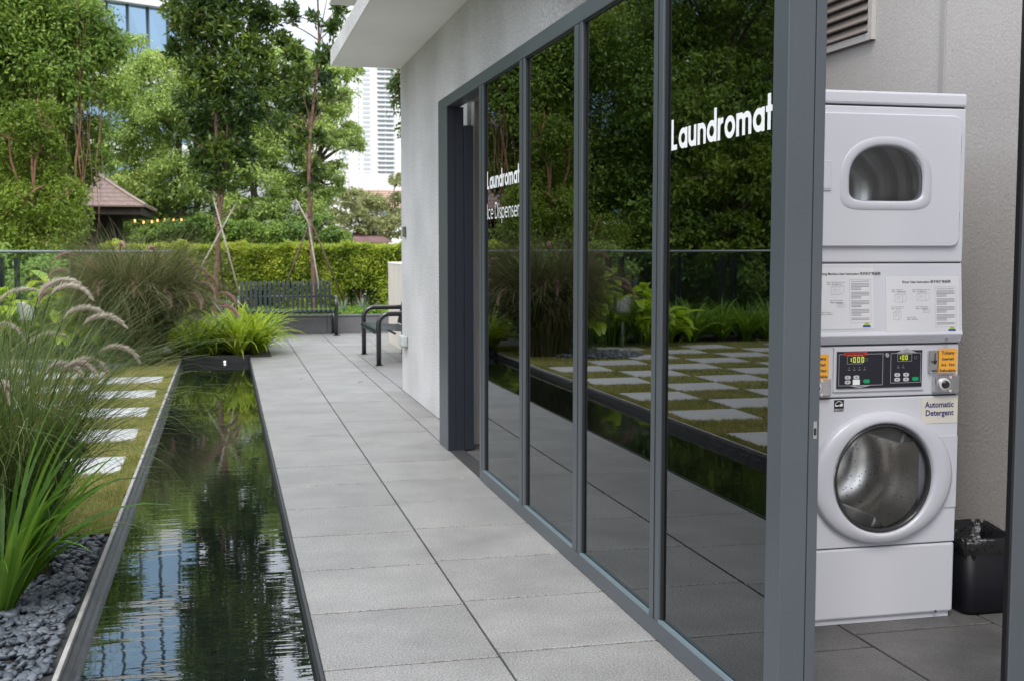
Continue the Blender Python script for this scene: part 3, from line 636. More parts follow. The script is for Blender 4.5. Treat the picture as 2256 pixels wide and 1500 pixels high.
# coin units left and right
for sgn, xo in ((1, 0), (-1, -.57)):
    xa = 2.632+xo if sgn > 0 else 2.088
    px0 = xa; cs = wp_(MB().box(px0, px0+.05, CY-.004, CY+.004, .968, 1.055), 'coin_slot_plate', M['chrome'], bevel=.002)
    wp_(MB().box(px0+.024, px0+.028, CY-.0048, CY-.0042, 1.0, 1.045), 'coin_slot', M['gasket'], cs)
    wp_(MB().tube([(px0+.022, CY-.004, 1.012), (px0+.022, CY-.012, 1.012)], .0075, 12), 'coin_knob', M['black'], cs)
    wp_(MB().box(px0+.014, px0+.034, CY-.0062, CY-.0043, .974, .979), 'coin_return', M['black'], cs)
    nx0 = px0+.040; nt_ = wp_(MB().box(nx0, nx0+.078, CY-.0075, CY-.0065, .968 if sgn > 0 else .957, 1.060 if sgn > 0 else 1.049), 'token_notice', M['orange'])
    zt = 1.060 if sgn > 0 else 1.049
    for i, (tx, sz) in enumerate((('Tokens', .0185), ('Inserted', .0155), ('Are   Not', .0145), ('Refundable', .0155))):
        text(tx, sz, nx0+.039, CY-.0080, zt-.0205-i*.0225, M['ink'], nt_, align='CENTER', bold=.0006)
    bx0 = px0+.020; cb = wp_(MB().box(bx0, bx0+.105, CY-.020, CY+.004, .893, .957), 'coin_box', M['chrome'], bevel=.003)
    wp_(MB().tube([(bx0+.036, CY-.020, .926), (bx0+.036, CY-.030, .926)], .024, 20), 'lock_rim', M['steel'], cb, bevel=.003)
    wp_(MB().tube([(bx0+.036, CY-.030, .926), (bx0+.036, CY-.042, .926)], [.0165, .013], 20), 'lock_barrel', M['black'], cb, bevel=.003)
    for dz in (.004, .057): wp_(MB().tube([(bx0+.064, CY-.020, .8935+dz+.002), (bx0+.064, CY-.023, .8935+dz+.002)], .0055, 10), 'rivet', M['cream'], cb)
# energy sticker
ex, ez = 2.236, .853
es = wp_(flat(rect(ex, ex+.041, ez-.022, ez+.022), WY-.0012, .001), 'rating_sticker', M['panelblack'])
st_ = MB(); L_, R_ = ribbon2d(arc(ex+.0205, ez+.0, .0155, -10, 190, 14, .0165), .0016)
st_.add([p for a, b in zip(L_, R_) for p in ((a[0], WY-.0016, a[1]), (b[0], WY-.0016, b[1]))], [(2*j, 2*j+1, 2*j+3, 2*j+2) for j in range(len(L_)-1)])
star = [(ex+.029+.0075*(1 if i % 2 == 0 else .42)*math.sin(math.pi*i/5), ez+.002+.0075*(1 if i % 2 == 0 else .42)*math.cos(math.pi*i/5)) for i in range(10)]
st_.prism(star, 'y', WY-.0019, WY-.0014); L_, R_ = ribbon2d([(ex+.004, ez-.001), (ex+.008, ez+.001), (ex+.012, ez-.002), (ex+.017, ez+.001), (ex+.023, ez-.001)], .003)
st_.add([p for a, b in zip(L_, R_) for p in ((a[0], WY-.0018, a[1]), (b[0], WY-.0018, b[1]))], [(2*j, 2*j+1, 2*j+3, 2*j+2) for j in range(len(L_)-1)])
st_.prism(rect(ex+.001, ex+.040, ez-.0135, ez-.0125), 'y', WY-.0016, WY-.0012)
wp_(st_, 'star_emblem', M['vinyl'], es); text('ENERGY STAR', .0062, ex+.002, WY-.0017, ez-.0202, M['vinyl'], es)
# detergent label
lb = wp_(flat(rect(2.607, 2.764, .772, .872), WY-.0016, .0012), 'detergent_label', M['label_cream'])
text('Automatic', .0315, 2.622, WY-.0022, .834, M['navy'], lb, bold=.0009, sx=.93); text('Detergent', .0315, 2.624, WY-.0022, .802, M['navy'], lb, bold=.0009, sx=.93)
# notice panel (leaning front)
mb = MB(); pr = [(WY+.004, 1.388), (WY-.014, 1.13), (WY-.020, 1.115), (WY-.002, 1.083), (4.88, 1.083), (4.88, 1.388)]; mb.prism(pr, 'x', WX0, WX1); npn = wp_(mb, 'notice_housing', M['enamel'], bevel=.004)
wp_(MB().tube([(2.70, WY-.010, 1.098), (2.70, WY-.018, 1.096)], .006, 10), 'housing_bolt', M['chrome'], npn)
LEAN = math.atan2(.018, .258)
def on_panel(z): return WY+.004-(1.388-z)*math.tan(LEAN)
def notice(x0, x1, z0, z1, title, left_cut, name):
    e = MB(); ya, yb = on_panel(z0)-.0015, on_panel(z1)-.0015
    e.add([(x0, ya, z0), (x1, ya, z0), (x1, yb, z1), (x0, yb, z1), (x0, ya+.0012, z0), (x1, ya+.0012, z0), (x1, yb+.0012, z1), (x0, yb+.0012, z1)], [(0, 1, 2, 3), (4, 7, 6, 5), (0, 4, 5, 1), (3, 2, 6, 7), (0, 3, 7, 4), (1, 5, 6, 2)])
    p = wp_(e, 'instruction_notice', M['paper'])
    def tx(s, size, fx, fz, m=M['ink'], bold=0):
        x = x0+fx*(x1-x0); z = z0+fz*(z1-z0); return text(s, size, x, on_panel(z)-.0022, z, m, p, rot=(90-math.degrees(LEAN), 0, 0), bold=bold)
    tx(title, .0125, .22, .885, bold=.0003)
    rows = [('Step 1: Clean lint filter', '步骤一：清洁棉绒过滤器', .08, .76), ('Step 2: Load laundry and close door', '步骤二：装入衣物并关上门', .36, .76),
            ('Step 3: Insert tokens into', '步骤三：投入代币', .07, .46), ('Step 4: Set fabric selector', '步骤四：设定布料选择', .40, .46), ('Step 5: Start dryer', '步骤五：启动烘干机', .28, .27)]
    for a_, b_, fx, fz in rows: tx(a_, .0052, fx, fz); tx(b_, .0052, fx, fz-.035)
    tx('Personal Safety Rules 安全守则', .0055, .70, .77)
    lines = MB(); 
    for k_ in range(26):
        if k_ % 6 == 5: continue
        fz = .735-k_*.0235; z = z0+fz*(z1-z0); xa = x0+.69*(x1-x0); xb = xa+(.25 if k_ % 6 < 3 else .14)*(x1-x0); y = on_panel(z)-.0021
        lines.add([(xa, y, z), (xb, y, z), (xb, y, z+.0022), (xa, y, z+.0022)], [(0, 1, 2, 3)])
    xa, xb, za, zb = x0+.67*(x1-x0), x0+.96*(x1-x0), z0+.10*(z1-z0), z0+.81*(z1-z0); q_ = .0007
    for (a_, b_, c_, d_) in ((xa, xb, za, za+q_), (xa, xb, zb, zb+q_), (xa, xa+q_, za, zb), (xb, xb+q_, za, zb)):
        lines.add([(a_, on_panel(c_)-.0022, c_), (b_, on_panel(c_)-.0022, c_), (b_, on_panel(d_)-.0022, d_), (a_, on_panel(d_)-.0022, d_)], [(0, 1, 2, 3)])
    wp_(lines, 'printed_lines', M['inklight'], p)
    for (fx, fz, ww, hh) in ((.12, .55, .15, .13), (.42, .57, .17, .12), (.10, .24, .10, .13), (.50, .36, .10, .06)):
        sk = MB(); xa, za = x0+fx*(x1-x0), z0+fz*(z1-z0); ww *= (x1-x0); hh *= (z1-z0)
        for s_ in ([(0, 0), (0, 1), (.7, 1), (.7, 0), (0, 0)], [(0, 1), (.3, 1.2), (1, 1.2), (.7, 1)], [(1, 1.2), (1, .2), (.7, 0)], [(.15, .3), (.55, .7)], [(.15, .6), (.4, .8)]):
            L_, R_ = ribbon2d([(xa+a*ww, za+b*hh) for a, b in s_], .0008)
            sk.add([v for a, b in zip(L_, R_) for v in ((a[0], on_panel(a[1])-.0024, a[1]), (b[0], on_panel(b[1])-.0024, b[1]))], [(2*j, 2*j+1, 2*j+3, 2*j+2) for j in range(len(L_)-1)])
        wp_(sk, 'drawing', M['inklight'], p)
    lx, lz = x0+.90*(x1-x0), z0+.045*(z1-z0)
    ay = on_panel(lz)-.0024
    mb = MB(); mb.prism(arc(lx, lz+.002, .011, 0, 180, 10, .012), 'y', ay, ay+.0003); wp_(mb, 'logo_sun', mat('logo_green', (.35, .42, .02), .6), p)
    mb = MB(); mb.prism(rect(lx-.016, lx+.016, lz-.004, lz+.003), 'y', ay-.0006, ay-.0003); wp_(mb, 'logo_base', mat('logo_blue', (.01, .07, .30), .6), p)
    return p
x, z = MX(1952, 600); n2 = notice(2.440, 2.752, 1.122, 1.338, 'Dryer User Instruction 烘干机使用说明', 0, 'dryer')
n1 = notice(2.085, 2.388, 1.142, 1.372, 'Washing Machine User Instruction 洗衣机使用说明', .2, 'washer')
# dryer
dx, dz = 2.425, 1.700
def dshape(a, bt, bb, n=64, cx=dx, cz=dz):
    o_ = []
    for i in range(n):
        t_ = 2*math.pi*i/n; c, s_ = math.cos(t_), math.sin(t_); e = 2/2.3 if s_ > 0 else 2/5.5
        o_.append((cx+a*math.copysign(abs(c)**e, c), cz+(bt if s_ > 0 else bb)*math.copysign(abs(s_)**e, s_)))
    return o_
open_cab(1.392, 1.976, WY+.021, 'dryer_cabinet')
wp_(holed((WX0, WX1, 1.392, 1.976), dshape(.150, .125, .075), WY, .0205), 'dryer_front', M['enamel'], bevel=.006)
def rrect(x0, x1, z0, z1, r_, n=6):
    o_ = []
    for cx, cz, a0 in ((x1-r_, z1-r_, 0), (x0+r_, z1-r_, 90), (x0+r_, z0+r_, 180), (x1-r_, z0+r_, 270)):
        o_ += [(cx+r_*math.cos(R(a0+90*i/n)), cz+r_*math.sin(R(a0+90*i/n))) for i in range(n+1)]
    return o_
# door slab with D hole built by matching angles
def ray_hit(poly, cx, cz, ang):
    d = (math.cos(ang), math.sin(ang)); best = None
    for i in range(len(poly)):
        (x1, z1), (x2, z2) = poly[i], poly[(i+1) % len(poly)]; ex, ez = x2-x1, z2-z1; den = d[0]*ez-d[1]*ex
        if abs(den) < 1e-12: continue
        t_ = ((x1-cx)*ez-(z1-cz)*ex)/den; u_ = ((x1-cx)*d[1]-(z1-cz)*d[0])/den
        if t_ > 0 and -1e-6 <= u_ <= 1+1e-6 and (best is None or t_ < best): best = t_
    return (cx+d[0]*best, cz+d[1]*best)
K = 160
outp = rrect(2.096, 2.742, 1.452, 1.948, .03); outp2 = rrect(2.100, 2.738, 1.456, 1.944, .027); hp = dshape(.158, .134, .082)
angs = [2*math.pi*i/K for i in range(K)]
O1 = [ray_hit(outp, dx, dz, a) for a in angs]; O2 = [ray_hit(outp2, dx, dz, a) for a in angs]; H1 = [ray_hit(hp, dx, dz, a) for a in angs]
ddoor = wp_(sweep([O1, O1, O2, H1, H1], [WY-.0006, WY-.011, WY-.015, WY-.015, WY+.01]), 'dryer_door', M['enamel'])
ring = [ray_hit(dshape(a, b, c), dx, dz, t_) for a, b, c in ((.190, .165, .112),) for t_ in angs]
r1 = [ray_hit(dshape(.192, .163, .112), dx, dz, a) for a in angs]; r2 = [ray_hit(dshape(.186, .158, .107), dx, dz, a) for a in angs]; r3 = [ray_hit(dshape(.164, .138, .086), dx, dz, a) for a in angs]; r4 = [ray_hit(dshape(.155, .130, .078), dx, dz, a) for a in angs]
wp_(sweep([r1, r2, r3, r4, r4], [WY-.0152, WY-.0185, WY-.0195, WY-.016, WY+.015]), 'window_surround', M['enamel2'], ddoor, smooth=True)
mb = MB(); gl = [ray_hit(dshape(.1545, .1295, .0775), dx, dz, a) for a in angs]; mb.prism(gl[::2], 'y', WY-.010, WY-.006); wp_(mb, 'door_window', M['doorglass'], ddoor)
dd = lambda r_: ell(dx-.0, dz-.02, r_, r_*.92)
wp_(sweep([dd(.17), dd(.235), dd(.25), dd(.22), dd(.25), dd(.25), dd(.22), dd(.25), dd(.24), dd(.10), dd(.001)], [WY+.021, WY+.06, WY+.14, WY+.16, WY+.18, WY+.28, WY+.30, WY+.32, WY+.44, WY+.46, WY+.45]), 'dryer_drum', mat('polished_drum', (.9, .89, .87), .24, metal=1), smooth=True)
hx0, hx1, hz0, hz1 = 2.115, 2.197, 1.660, 1.770
hd = wp_(flat(rrect(hx0, hx1, hz0, hz1, .008), WY-.020, .0048), 'door_handle', M['enamel2'], ddoor, bevel=.002)
wp_(flat(rrect(2.160, 2.192, hz0+.008, hz1-.008, .01), WY-.0215, .001), 'handle_grip', M['enamel'], hd)
for z in (1.80, 1.51): wp_(MB().tube([(2.7395, WY-.008, z), (2.7395, WY-.008, z+.075)], .0045, 8), 'hinge', M['chrome'], ddoor)
mb = MB().box(WX0-.001, WX1+.001, WY-.004, 4.885, 1.982, 2.032); wp_(mb, 'top_cap', M['enamel'], bevel=.009)
mb = MB().box(WX0+.004, WX1-.004, WY+.008, 4.87, 1.9762, 1.9818); wp_(mb, 'top_seam', M['seam'])
for z0, z1 in ((1.3882, 1.3918), (1.0782, 1.0828), (.8782, .8818), (.2982, .3018)): wp_(MB().box(WX0+.004, WX1-.004, WY+.008, 4.87, z0, z1), 'panel_seam', M['seam'])

# trash bin
tb = empty('trash_bin', (2.935, 4.22, 0), label='black square trash bin lined with a shiny black bag beside the washing machine', cat='trash bin'); tb.scale = (1, 1, .80)
def rsq(w_, d_, r_, z): return [(x, y, z) for x, y in rrect(-w_/2, w_/2, -d_/2, d_/2, r_, 5)]
def loft(rings, cap=True):
    n = len(rings[0]); vs = [p for r_ in rings for p in r_]; fs = []
    for k_ in range(len(rings)-1):
        for i in range(n): j = (i+1) % n; fs.append((k_*n+i, k_*n+j, (k_+1)*n+j, (k_+1)*n+i))
    if cap: fs.append(tuple(range(n)))
    return MB().add(vs, fs)
loft([rsq(.215, .25, .04, 0), rsq(.225, .26, .04, .02), rsq(.275, .31, .045, .37), rsq(.265, .30, .045, .37), rsq(.21, .24, .04, .03)]).build('body', M['binbody'], tb, smooth=True)
rings = []
for (w_, d_, z, amp) in ((.262, .298, .295, .010), (.276, .311, .315, .008), (.281, .316, .35, .006), (.286, .320, .378, .007), (.280, .314, .388, .009), (.262, .295, .36, .012), (.235, .265, .20, .01), (.19, .21, .06, .008)):
    rings.append([(x*(1+amp*(math.sin(i*2.1+z*9)+.6*math.sin(i*5.3))), y*(1+amp*(math.sin(i*1.7+z*12)+.6*math.sin(i*4.1))), z+amp*1.1*(math.sin(i*1.3)+.7*math.sin(i*3.7+1))) for i, (x, y, _) in enumerate([(x*.5+x2*.5, y*.5+y2*.5, 0) for k_ in range(24) for (x, y, _), (x2, y2, __) in ((rsq(w_, d_, .045, 0)[k_], rsq(w_, d_, .045, 0)[k_]), (rsq(w_, d_, .045, 0)[k_], rsq(w_, d_, .045, 0)[(k_+1) % 24]))])])
loft(rings, False).build('bin_bag', M['binbag'], tb, smooth=True)

# ================================================================== BENCHES, WALLS, RAILING
def make_bench(loc, rz, label, length):
    b = empty('bench', loc, rz, label, 'bench', 'black metal slatted benches'); h = length/2
    # front is -y
    for s in (-1, 1):
        x = s*h; pts = [(x, -.30, 0), (x, -.30, .50)]+[(x, -.30+.13-.13*math.cos(R(a)), .50+.13*math.sin(R(a))) for a in (20, 40, 60, 80, 90)]+[(x, .10, .63), (x, .22, .63), (x, .27, .60)]
        MB().tube(pts, .031, 14).build('arm_leg', M['black'], b, smooth=True)
        MB().tube([(x, .24, 0), (x, .24, .40)], .027, 12).build('leg', M['black'], b, smooth=True)
        for y in (-.30, .24): MB().box(x-.055, x+.055, y-.045, y+.045, 0, .008).build('foot_plate', M['black'], b)
    seatp = [(-.335, .375), (-.345, .40), (-.335, .425), (-.30, .435), (-.15, .425), (.02, .405), (.12, .40), (.155, .41)]
    backp = [(.155, .425), (.165, .46), (.20, .62), (.245, .82), (.262, .87), (.285, .885)]
    n = 20; sl = MB(); bl = MB(); sw = .046
    for i in range(n):
        x = -h+.06+(length-.12)*i/(n-1); 
        for path, mb in ((seatp, sl), (backp, bl)):
            L_, R_ = ribbon2d(path, .007); m_ = len(L_)
            mb.prism(L_+R_[::-1], 'x', x-sw/2, x+sw/2)
    sl.build('seat', M['benchslat'], b, bevel=.0015, seg=1); bk = bl.build('backrest', M['benchslat'], b, bevel=.0015, seg=1)
    MB().tube([(-h+.03, -.31, .40), (h-.03, -.31, .40)], .018, 8).tube([(-h+.03, .13, .385), (h-.03, .13, .385)], .018, 8).tube([(-h, -.1, .385), (h, -.1, .385)], .016, 8).build('seat_rail', M['black'], b, smooth=True)
    MB().tube([(-h, .225, .63), (h, .225, .63)], .018, 8).build('back_rail', M['black'], bk, smooth=True)
    pts = [(-h+.1+(length-.2)*i/24, .262, .72+.06*math.sin(2*math.pi*i/12-.4)) for i in range(25)]
    MB().tube(pts, .010, 6).build('wave_bar', M['black'], bk, smooth=True)
    return b
make_bench((.985, 20.18-.15, 0), 0, 'black slatted metal bench in front of the hedge planter, facing down the walkway', 1.56)
b2 = make_bench((2.13, 15.5, 0), R(-90), 'black slatted metal bench half hidden behind the white wall corner', 1.62)
tw = empty('towel', (2.40, 15.62, .80), label='folded striped red, blue and orange towel hung on the half hidden bench back', cat='towel')
for i, (c, z0, z1) in enumerate((((.55, .04, .04), .085, .125), ((.05, .22, .5), .035, .084), ((.5, .16, .07), -.06, .034))):
    MB().box(-.035, .035, -.10, .10, z0, z1).build('towel_stripe', mat('towel_dye', c, .9, bump=(80, .5, .004)), tw, bevel=.012)
b3 = box_thing('low_wall', 2.42, 2.62, 14.4, 18.2, 0, 1.20, M['cream'], 'low cream rendered wall standing behind the half hidden bench', 'wall', .006)
MB().box(-.105, .105, -1.905, 1.905, 1.2002, 1.225).build('coping', M['white_paint'], b3, bevel=.004)
plw = empty('planter_wall', (2.6, 20.42, 0), label='low dark granite planter wall behind the bench under the hedge', cat='planter')
mb = MB(); x = -2.8
while x < 4.0:
    mb.box(x+.003, x+.62-.003, -.12, .0, 0, .285); x += .62
mb.build('granite_facing', M['granite_dark'], plw, bevel=.003)
MB().box(-2.8, 4.0, -.135, .06, .2855, .312).build('coping', M['granite_dark'], plw, bevel=.004)
sheet('planter_soil', -3, 7, 20.44, 25, .26, M['soil'])

def ground_leaves(name, x0, x1, y0, y1, z, n, size, m, label, zf=.08):
    px = x0+(x1-x0)*rng.random(n); py = y0+(y1-y0)*rng.random(n); pz = z+zf*rng.random(n)+.03*np.sin(px*7)*np.sin(py*6)
    return leaves_obj(name, np.stack([px, py, pz], 1), size, m, up=1.4, label=label)
def leaf_geo(P, size, up=.4, outdir=None, aspect=.45, jitter=.35):
    n = len(P); nrm = rng.normal(size=(n, 3)); nrm[:, 2] += up
    if outdir is not None: nrm += outdir*1.0
    nrm /= np.linalg.norm(nrm, axis=1)[:, None]+1e-9
    t = rng.normal(size=(n, 3)); t -= (t*nrm).sum(1)[:, None]*nrm; t /= np.linalg.norm(t, axis=1)[:, None]+1e-9
    t[:, 2] -= .25; s = np.cross(nrm, t); s /= np.linalg.norm(s, axis=1)[:, None]+1e-9
    l = size*(1-jitter+2*jitter*rng.random(n))[:, None]; w = l*aspect
    a = P; b = P+t*l*.45+s*w*.5+nrm*l*.06; c = P+t*l; d = P+t*l*.45-s*w*.5+nrm*l*.06
    return np.stack([a, b, c, d], 1).reshape(-1, 3)
def leaves_obj(name, P, size, m, up=.4, outdir=None, aspect=.45, parent=None, label=None, kind='stuff'):
    V = leaf_geo(P, size, up, outdir, aspect); n = len(P)
    o = np_mesh(name, V, np.arange(4*n).reshape(-1, 4), m, parent, rnd=rng.random(n))
    if label: tag(o, label, 'plants', kind=kind)
    return o
M['gcover'] = leafmat('groundcover_leaf', [(0.099, 0.187, 0.022), (0.176, 0.319, 0.033), (0.286, 0.418, 0.055)], .5, .35, .3, 2)
ground_leaves('ground_cover', .2, 5.5, 20.5, 22.2, .29, 26000, .055, M['gcover'], 'bright green ground cover filling the planter in front of the hedge')

# railing: clear glass panels, dark fins, slim handrail
rail = empty('glass_railing', (-6, 18.2, 0), label='clear glass railing with slim grey handrail and dark fins doubled by modelled reflections behind the lawn', cat='railing')
RX0, RX1 = -12.0, -.75
MB().tube([(RX0+6, 0, 1.385), (RX1+6, 0, 1.385)], .021, 8).build('handrail', mat('rail_metal', (.22, .26, .25), .35, metal=.5), rail, smooth=True)
x = RX1; i = 0
fin = None
for xp in [-.95-.965*k_ for k_ in range(12)]:
    for dx_, ww in ((0, .045), (-.205, .055)):  # second fin of each pair models the post's reflection in the glass
        if fin is None: fin = MB().box(-.03, .03, .02, .16, 0, 1.30).build('post', M['frame_dark'], rail); q = fin
        else: q = fin.copy(); col.objects.link(q); q.parent = rail
        q.location = (xp+dx_+6, 0, 0)
    pn = MB().box(xp-.965+.012+6, xp-.012+6, -.006, .006, .02, 1.36).build('glass_panel', M['clearpane'], rail)

# ================================================================== PLANT BUILDERS
def ribbons(base, az, length, width, lean, curl, nseg=6, twist=0, fold=0, tipp=1.6):
    """curved strap leaves. base(N,3) az lean(from vertical) curl(total bend) -> verts, faces"""
    n = len(base); S = nseg; t = np.linspace(0, 1, S+1)
    th = lean[:, None]+curl[:, None]*t[None]**1.4
    dl = (length/S)[:, None]
    h = np.concatenate([np.zeros((n, 1)), np.cumsum(np.sin(th[:, :-1])*dl, 1)], 1); z = np.concatenate([np.zeros((n, 1)), np.cumsum(np.cos(th[:, :-1])*dl, 1)], 1)
    azz = az[:, None]+twist*t[None]*(rng.random((n, 1))-.5)
    c = np.stack([base[:, :1]+h*np.cos(azz), base[:, 1:2]+h*np.sin(azz), base[:, 2:3]+z], -1)
    pr = np.minimum(1, .55+1.6*t)*(1-t**tipp*.93); wd = width[:, None]*pr[None]/2
    ra = az+rng.normal(0, .5, n); sx, sy = -np.sin(ra), np.cos(ra); sd_ = np.stack([sx, sy, rng.normal(0, .25, n)], -1)[:, None]*wd[..., None]
    V = np.stack([c-sd_, c+sd_], 2)
    idx = np.arange(n*(S+1)*2).reshape(n, S+1, 2)
    F = np.stack([idx[:, :-1, 0], idx[:, :-1, 1], idx[:, 1:, 1], idx[:, 1:, 0]], -1)
    return V.reshape(-1, 3), F.reshape(-1, 4), np.repeat(rng.random(n), S), c
def merge(parts):
    V = []; F = []; Rn = []; o = 0
    for v, f, r_ in parts: V.append(v); F.append(f+o); Rn.append(r_); o += len(v)
    return np.concatenate(V), np.concatenate(F), np.concatenate(Rn)
M['gr_fresh'] = leafmat('fountain_grass_fresh', [(.025, .05, .012), (.055, .095, .02), (.11, .15, .04), (.24, .22, .11)], .5, .35, .3, 3)
M['gr_dry'] = leafmat('fountain_grass_dry', [(0.028, 0.047, 0.011), (0.067, 0.084, 0.023), (0.133, 0.126, 0.054), (0.257, 0.2, 0.126)], .55, .3, .3, 3)
M['plume'] = leafmat('plume_pink', [(.30, .17, .16), (.42, .28, .25), (.52, .42, .35)], .8, .4, .1, 2)
M['plume_w'] = leafmat('plume_white', [(.36, .30, .24), (.50, .45, .38), (.60, .56, .48)], .8, .4, .1, 2)
M['strap'] = leafmat('strap_leaf', [(0.079, 0.156, 0.012), (0.194, 0.304, 0.02), (0.317, 0.405, 0.03), (0.422, 0.442, 0.07)], .4, .4, .4, 3)
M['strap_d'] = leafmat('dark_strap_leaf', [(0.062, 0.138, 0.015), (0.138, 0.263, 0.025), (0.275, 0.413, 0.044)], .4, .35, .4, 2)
M['blade'] = leafmat('bright_blade', [(0.036, 0.101, 0.009), (0.072, 0.166, 0.014), (0.122, 0.223, 0.025)], .35, .4, .5, 4)
M['broad'] = leafmat('broad_leaf', [(.12, .23, .015), (.26, .40, .02), (.42, .50, .04)], .35, .4, .5, 2)
def plume(path, rad, dens, hair):
    """bottle brush of fine hairs along a path -> (V,F,r)"""
    P = np.array(path); n = int(dens); t = rng.random(n); k_ = t*(len(P)-1); i = np.minimum(k_.astype(int), len(P)-2); f = (k_-i)[:, None]
    c = P[i]*(1-f)+P[i+1]*f; tan = P[i+1]-P[i]; tan /= np.linalg.norm(tan, axis=1)[:, None]+1e-9
    d = rng.normal(size=(n, 3)); d -= (d*tan).sum(1)[:, None]*tan; d /= np.linalg.norm(d, axis=1)[:, None]+1e-9
    prof = np.sin(np.pi*np.clip(t*.93+.07, 0, 1))**.5
    tip = c+(d*rad*prof[:, None]+tan*hair*.9)*(.6+.6*rng.random((n, 1))); s = np.cross(d, tan)*hair*.055
    V = np.stack([c-s, c+s, tip+s*.3, tip-s*.3], 1).reshape(-1, 3)
    return V, np.arange(4*n).reshape(-1, 4), rng.random(n)
def fountain_grass(name, x, y, label, n, rbase, hmin, hmax, width, m, plumes, pm, lean=.5, curl=2.0, prad=.011, pl=.20, z=0, az_bias=None, group='fountain grass clumps'):
    e = empty(name, (x, y, z), label=label, cat='ornamental grass', group=group)
    a = rng.random(n)*6.283; q = np.sqrt(rng.random(n))*rbase
    base = np.stack([q*np.cos(a), q*np.sin(a), np.zeros(n)], 1); az = a+rng.normal(0, .9, n)
    ln_ = hmin+(hmax-hmin)*rng.random(n)**.8
    V, F, r_, c = ribbons(base, az, ln_, width*(.6+.8*rng.random(n)), np.minimum(np.abs(rng.normal(0, lean*.45, n))+.03, lean), curl*(.25+.9*rng.random(n)), 8, twist=1.6)
    np_mesh('leaves', V, F, m, e, rnd=r_)
    st_ = []; pp = []
    for (ax, reach, top, cv) in plumes:     # azimuth, lean, height, curl
        b = Vector((.05*math.cos(ax), .05*math.sin(ax), 0)); pts = []; th = reach; p = b.copy(); S = 14; L_ = top/S
        for k_ in range(S+1):
            pts.append(tuple(p)); p = p+Vector((math.sin(th)*math.cos(ax), math.sin(th)*math.sin(ax), math.cos(th)))*L_; th += cv*.035*(k_/S)
        sp_ = pts[-1]; pts2 = [sp_]; p = Vector(sp_); S2 = 8
        for k_ in range(S2): th += cv*.17; p = p+Vector((math.sin(th)*math.cos(ax), math.sin(th)*math.sin(ax), math.cos(th)))*(pl/S2); pts2.append(tuple(p))
        st_.append(pts); pp.append(pts2)
    if st_:
        mb = MB()
        for s_ in st_: mb.tube(s_, [.0022]*len(s_), 4, cap=False)
        mb.build('stems', m, e)
        for s_ in pp:
            V, F, r_ = plume(s_, prad, 900, prad*1.5); o = np_mesh('plume', V, F, pm, e, rnd=r_)
    return e
def strap_plant(name, n, length, width, m, lean=.75, curl=1.1, seed=0, rbase=.05):
    a = rng.random(n)*6.283; q = np.sqrt(rng.random(n))*rbase; base = np.stack([q*np.cos(a), q*np.sin(a), np.zeros(n)], 1)
    V, F, r_, c = ribbons(base, a+rng.normal(0, .25, n), length*(.65+.5*rng.random(n)), width*(.8+.4*rng.random(n)), np.abs(rng.normal(lean*.6, .25, n)), curl*(.5+.8*rng.random(n)), 6)
    return np_mesh(name, V, F, m, rnd=r_)
def U(a, b): return random.uniform(a, b)
# near clumps, left foreground
p = gr(95, 1265)
fountain_grass('fountain_grass', p.x-.20, p.y+.05, 'big green fountain grass with white plumes growing in the near pebble bed', 2300, .22, .9, 1.7, .0052, M['gr_fresh'],
    [(0, .07, 1.26, 1.5), (.2, .14, 1.16, 1.3), (-.1, .22, 1.16, 1.3), (.1, .19, .96, 1.5), (-.3, .12, .93, 1.5), (3.0, .03, 1.18, 1.4), (.4, .06, 1.24, 1.1), (-.6, .28, .98, 1.2), (2.8, .07, 1.05, 1.5), (.0, .30, 1.06, 1.4), (-1.2, .08, .86, 1.6)], M['plume_w'], lean=.34, curl=2.3, prad=.018, pl=.20)
fountain_grass('fountain_grass', -1.50, 6.55, 'second green fountain grass behind the near clump, by the wooden marker post', 1300, .25, .9, 1.7, .0055, M['gr_fresh'],
    [(0.2, .2, 1.2, 1.0), (-.5, .25, 1.1, 1.4), (1.2, .15, 1.25, 1.1), (.4, .4, 1.05, 1.0), (2.0, .1, 1.25, 1.0), (-.9, .1, 1.2, 1.2)], M['plume_w'], lean=.35, curl=2.3, prad=.016, pl=.22)
fountain_grass('fountain_grass', -1.10, 15.55, 'large reddish brown fountain grass at the far end of the lawn beside the pool', 7000, .30, .85, 2.0, .011, M['gr_dry'],
    [(2.4, .32, 1.35, 1.3), (1.9, .12, 1.48, 1.5), (2.9, .5, 1.35, 1.2), (.3, .42, 1.35, 1.6), (.1, .5, 1.3, 1.5), (.6, .33, 1.4, 1.7), (-.3, .55, 1.25, 1.5), (1.2, .15, 1.45, 1.6), (3.0, .35, 1.45, 1.2),
     (-.15, .75, 1.3, 1.3), (.15, .85, 1.2, 1.2), (-.35, .9, 1.25, 1.0), (-1.5, .35, 1.1, 1.6), (-1.2, .2, 1.05, 1.9), (-2.0, .4, 1.15, 1.5), (-.7, .65, 1.2, 1.5), (-1.0, .5, 1.1, 1.7), (3.6, .6, 1.3, 1.2), (-2.6, .7, 1.3, 1.3)], M['plume'], lean=.26, curl=2.5, prad=.030, pl=.30)
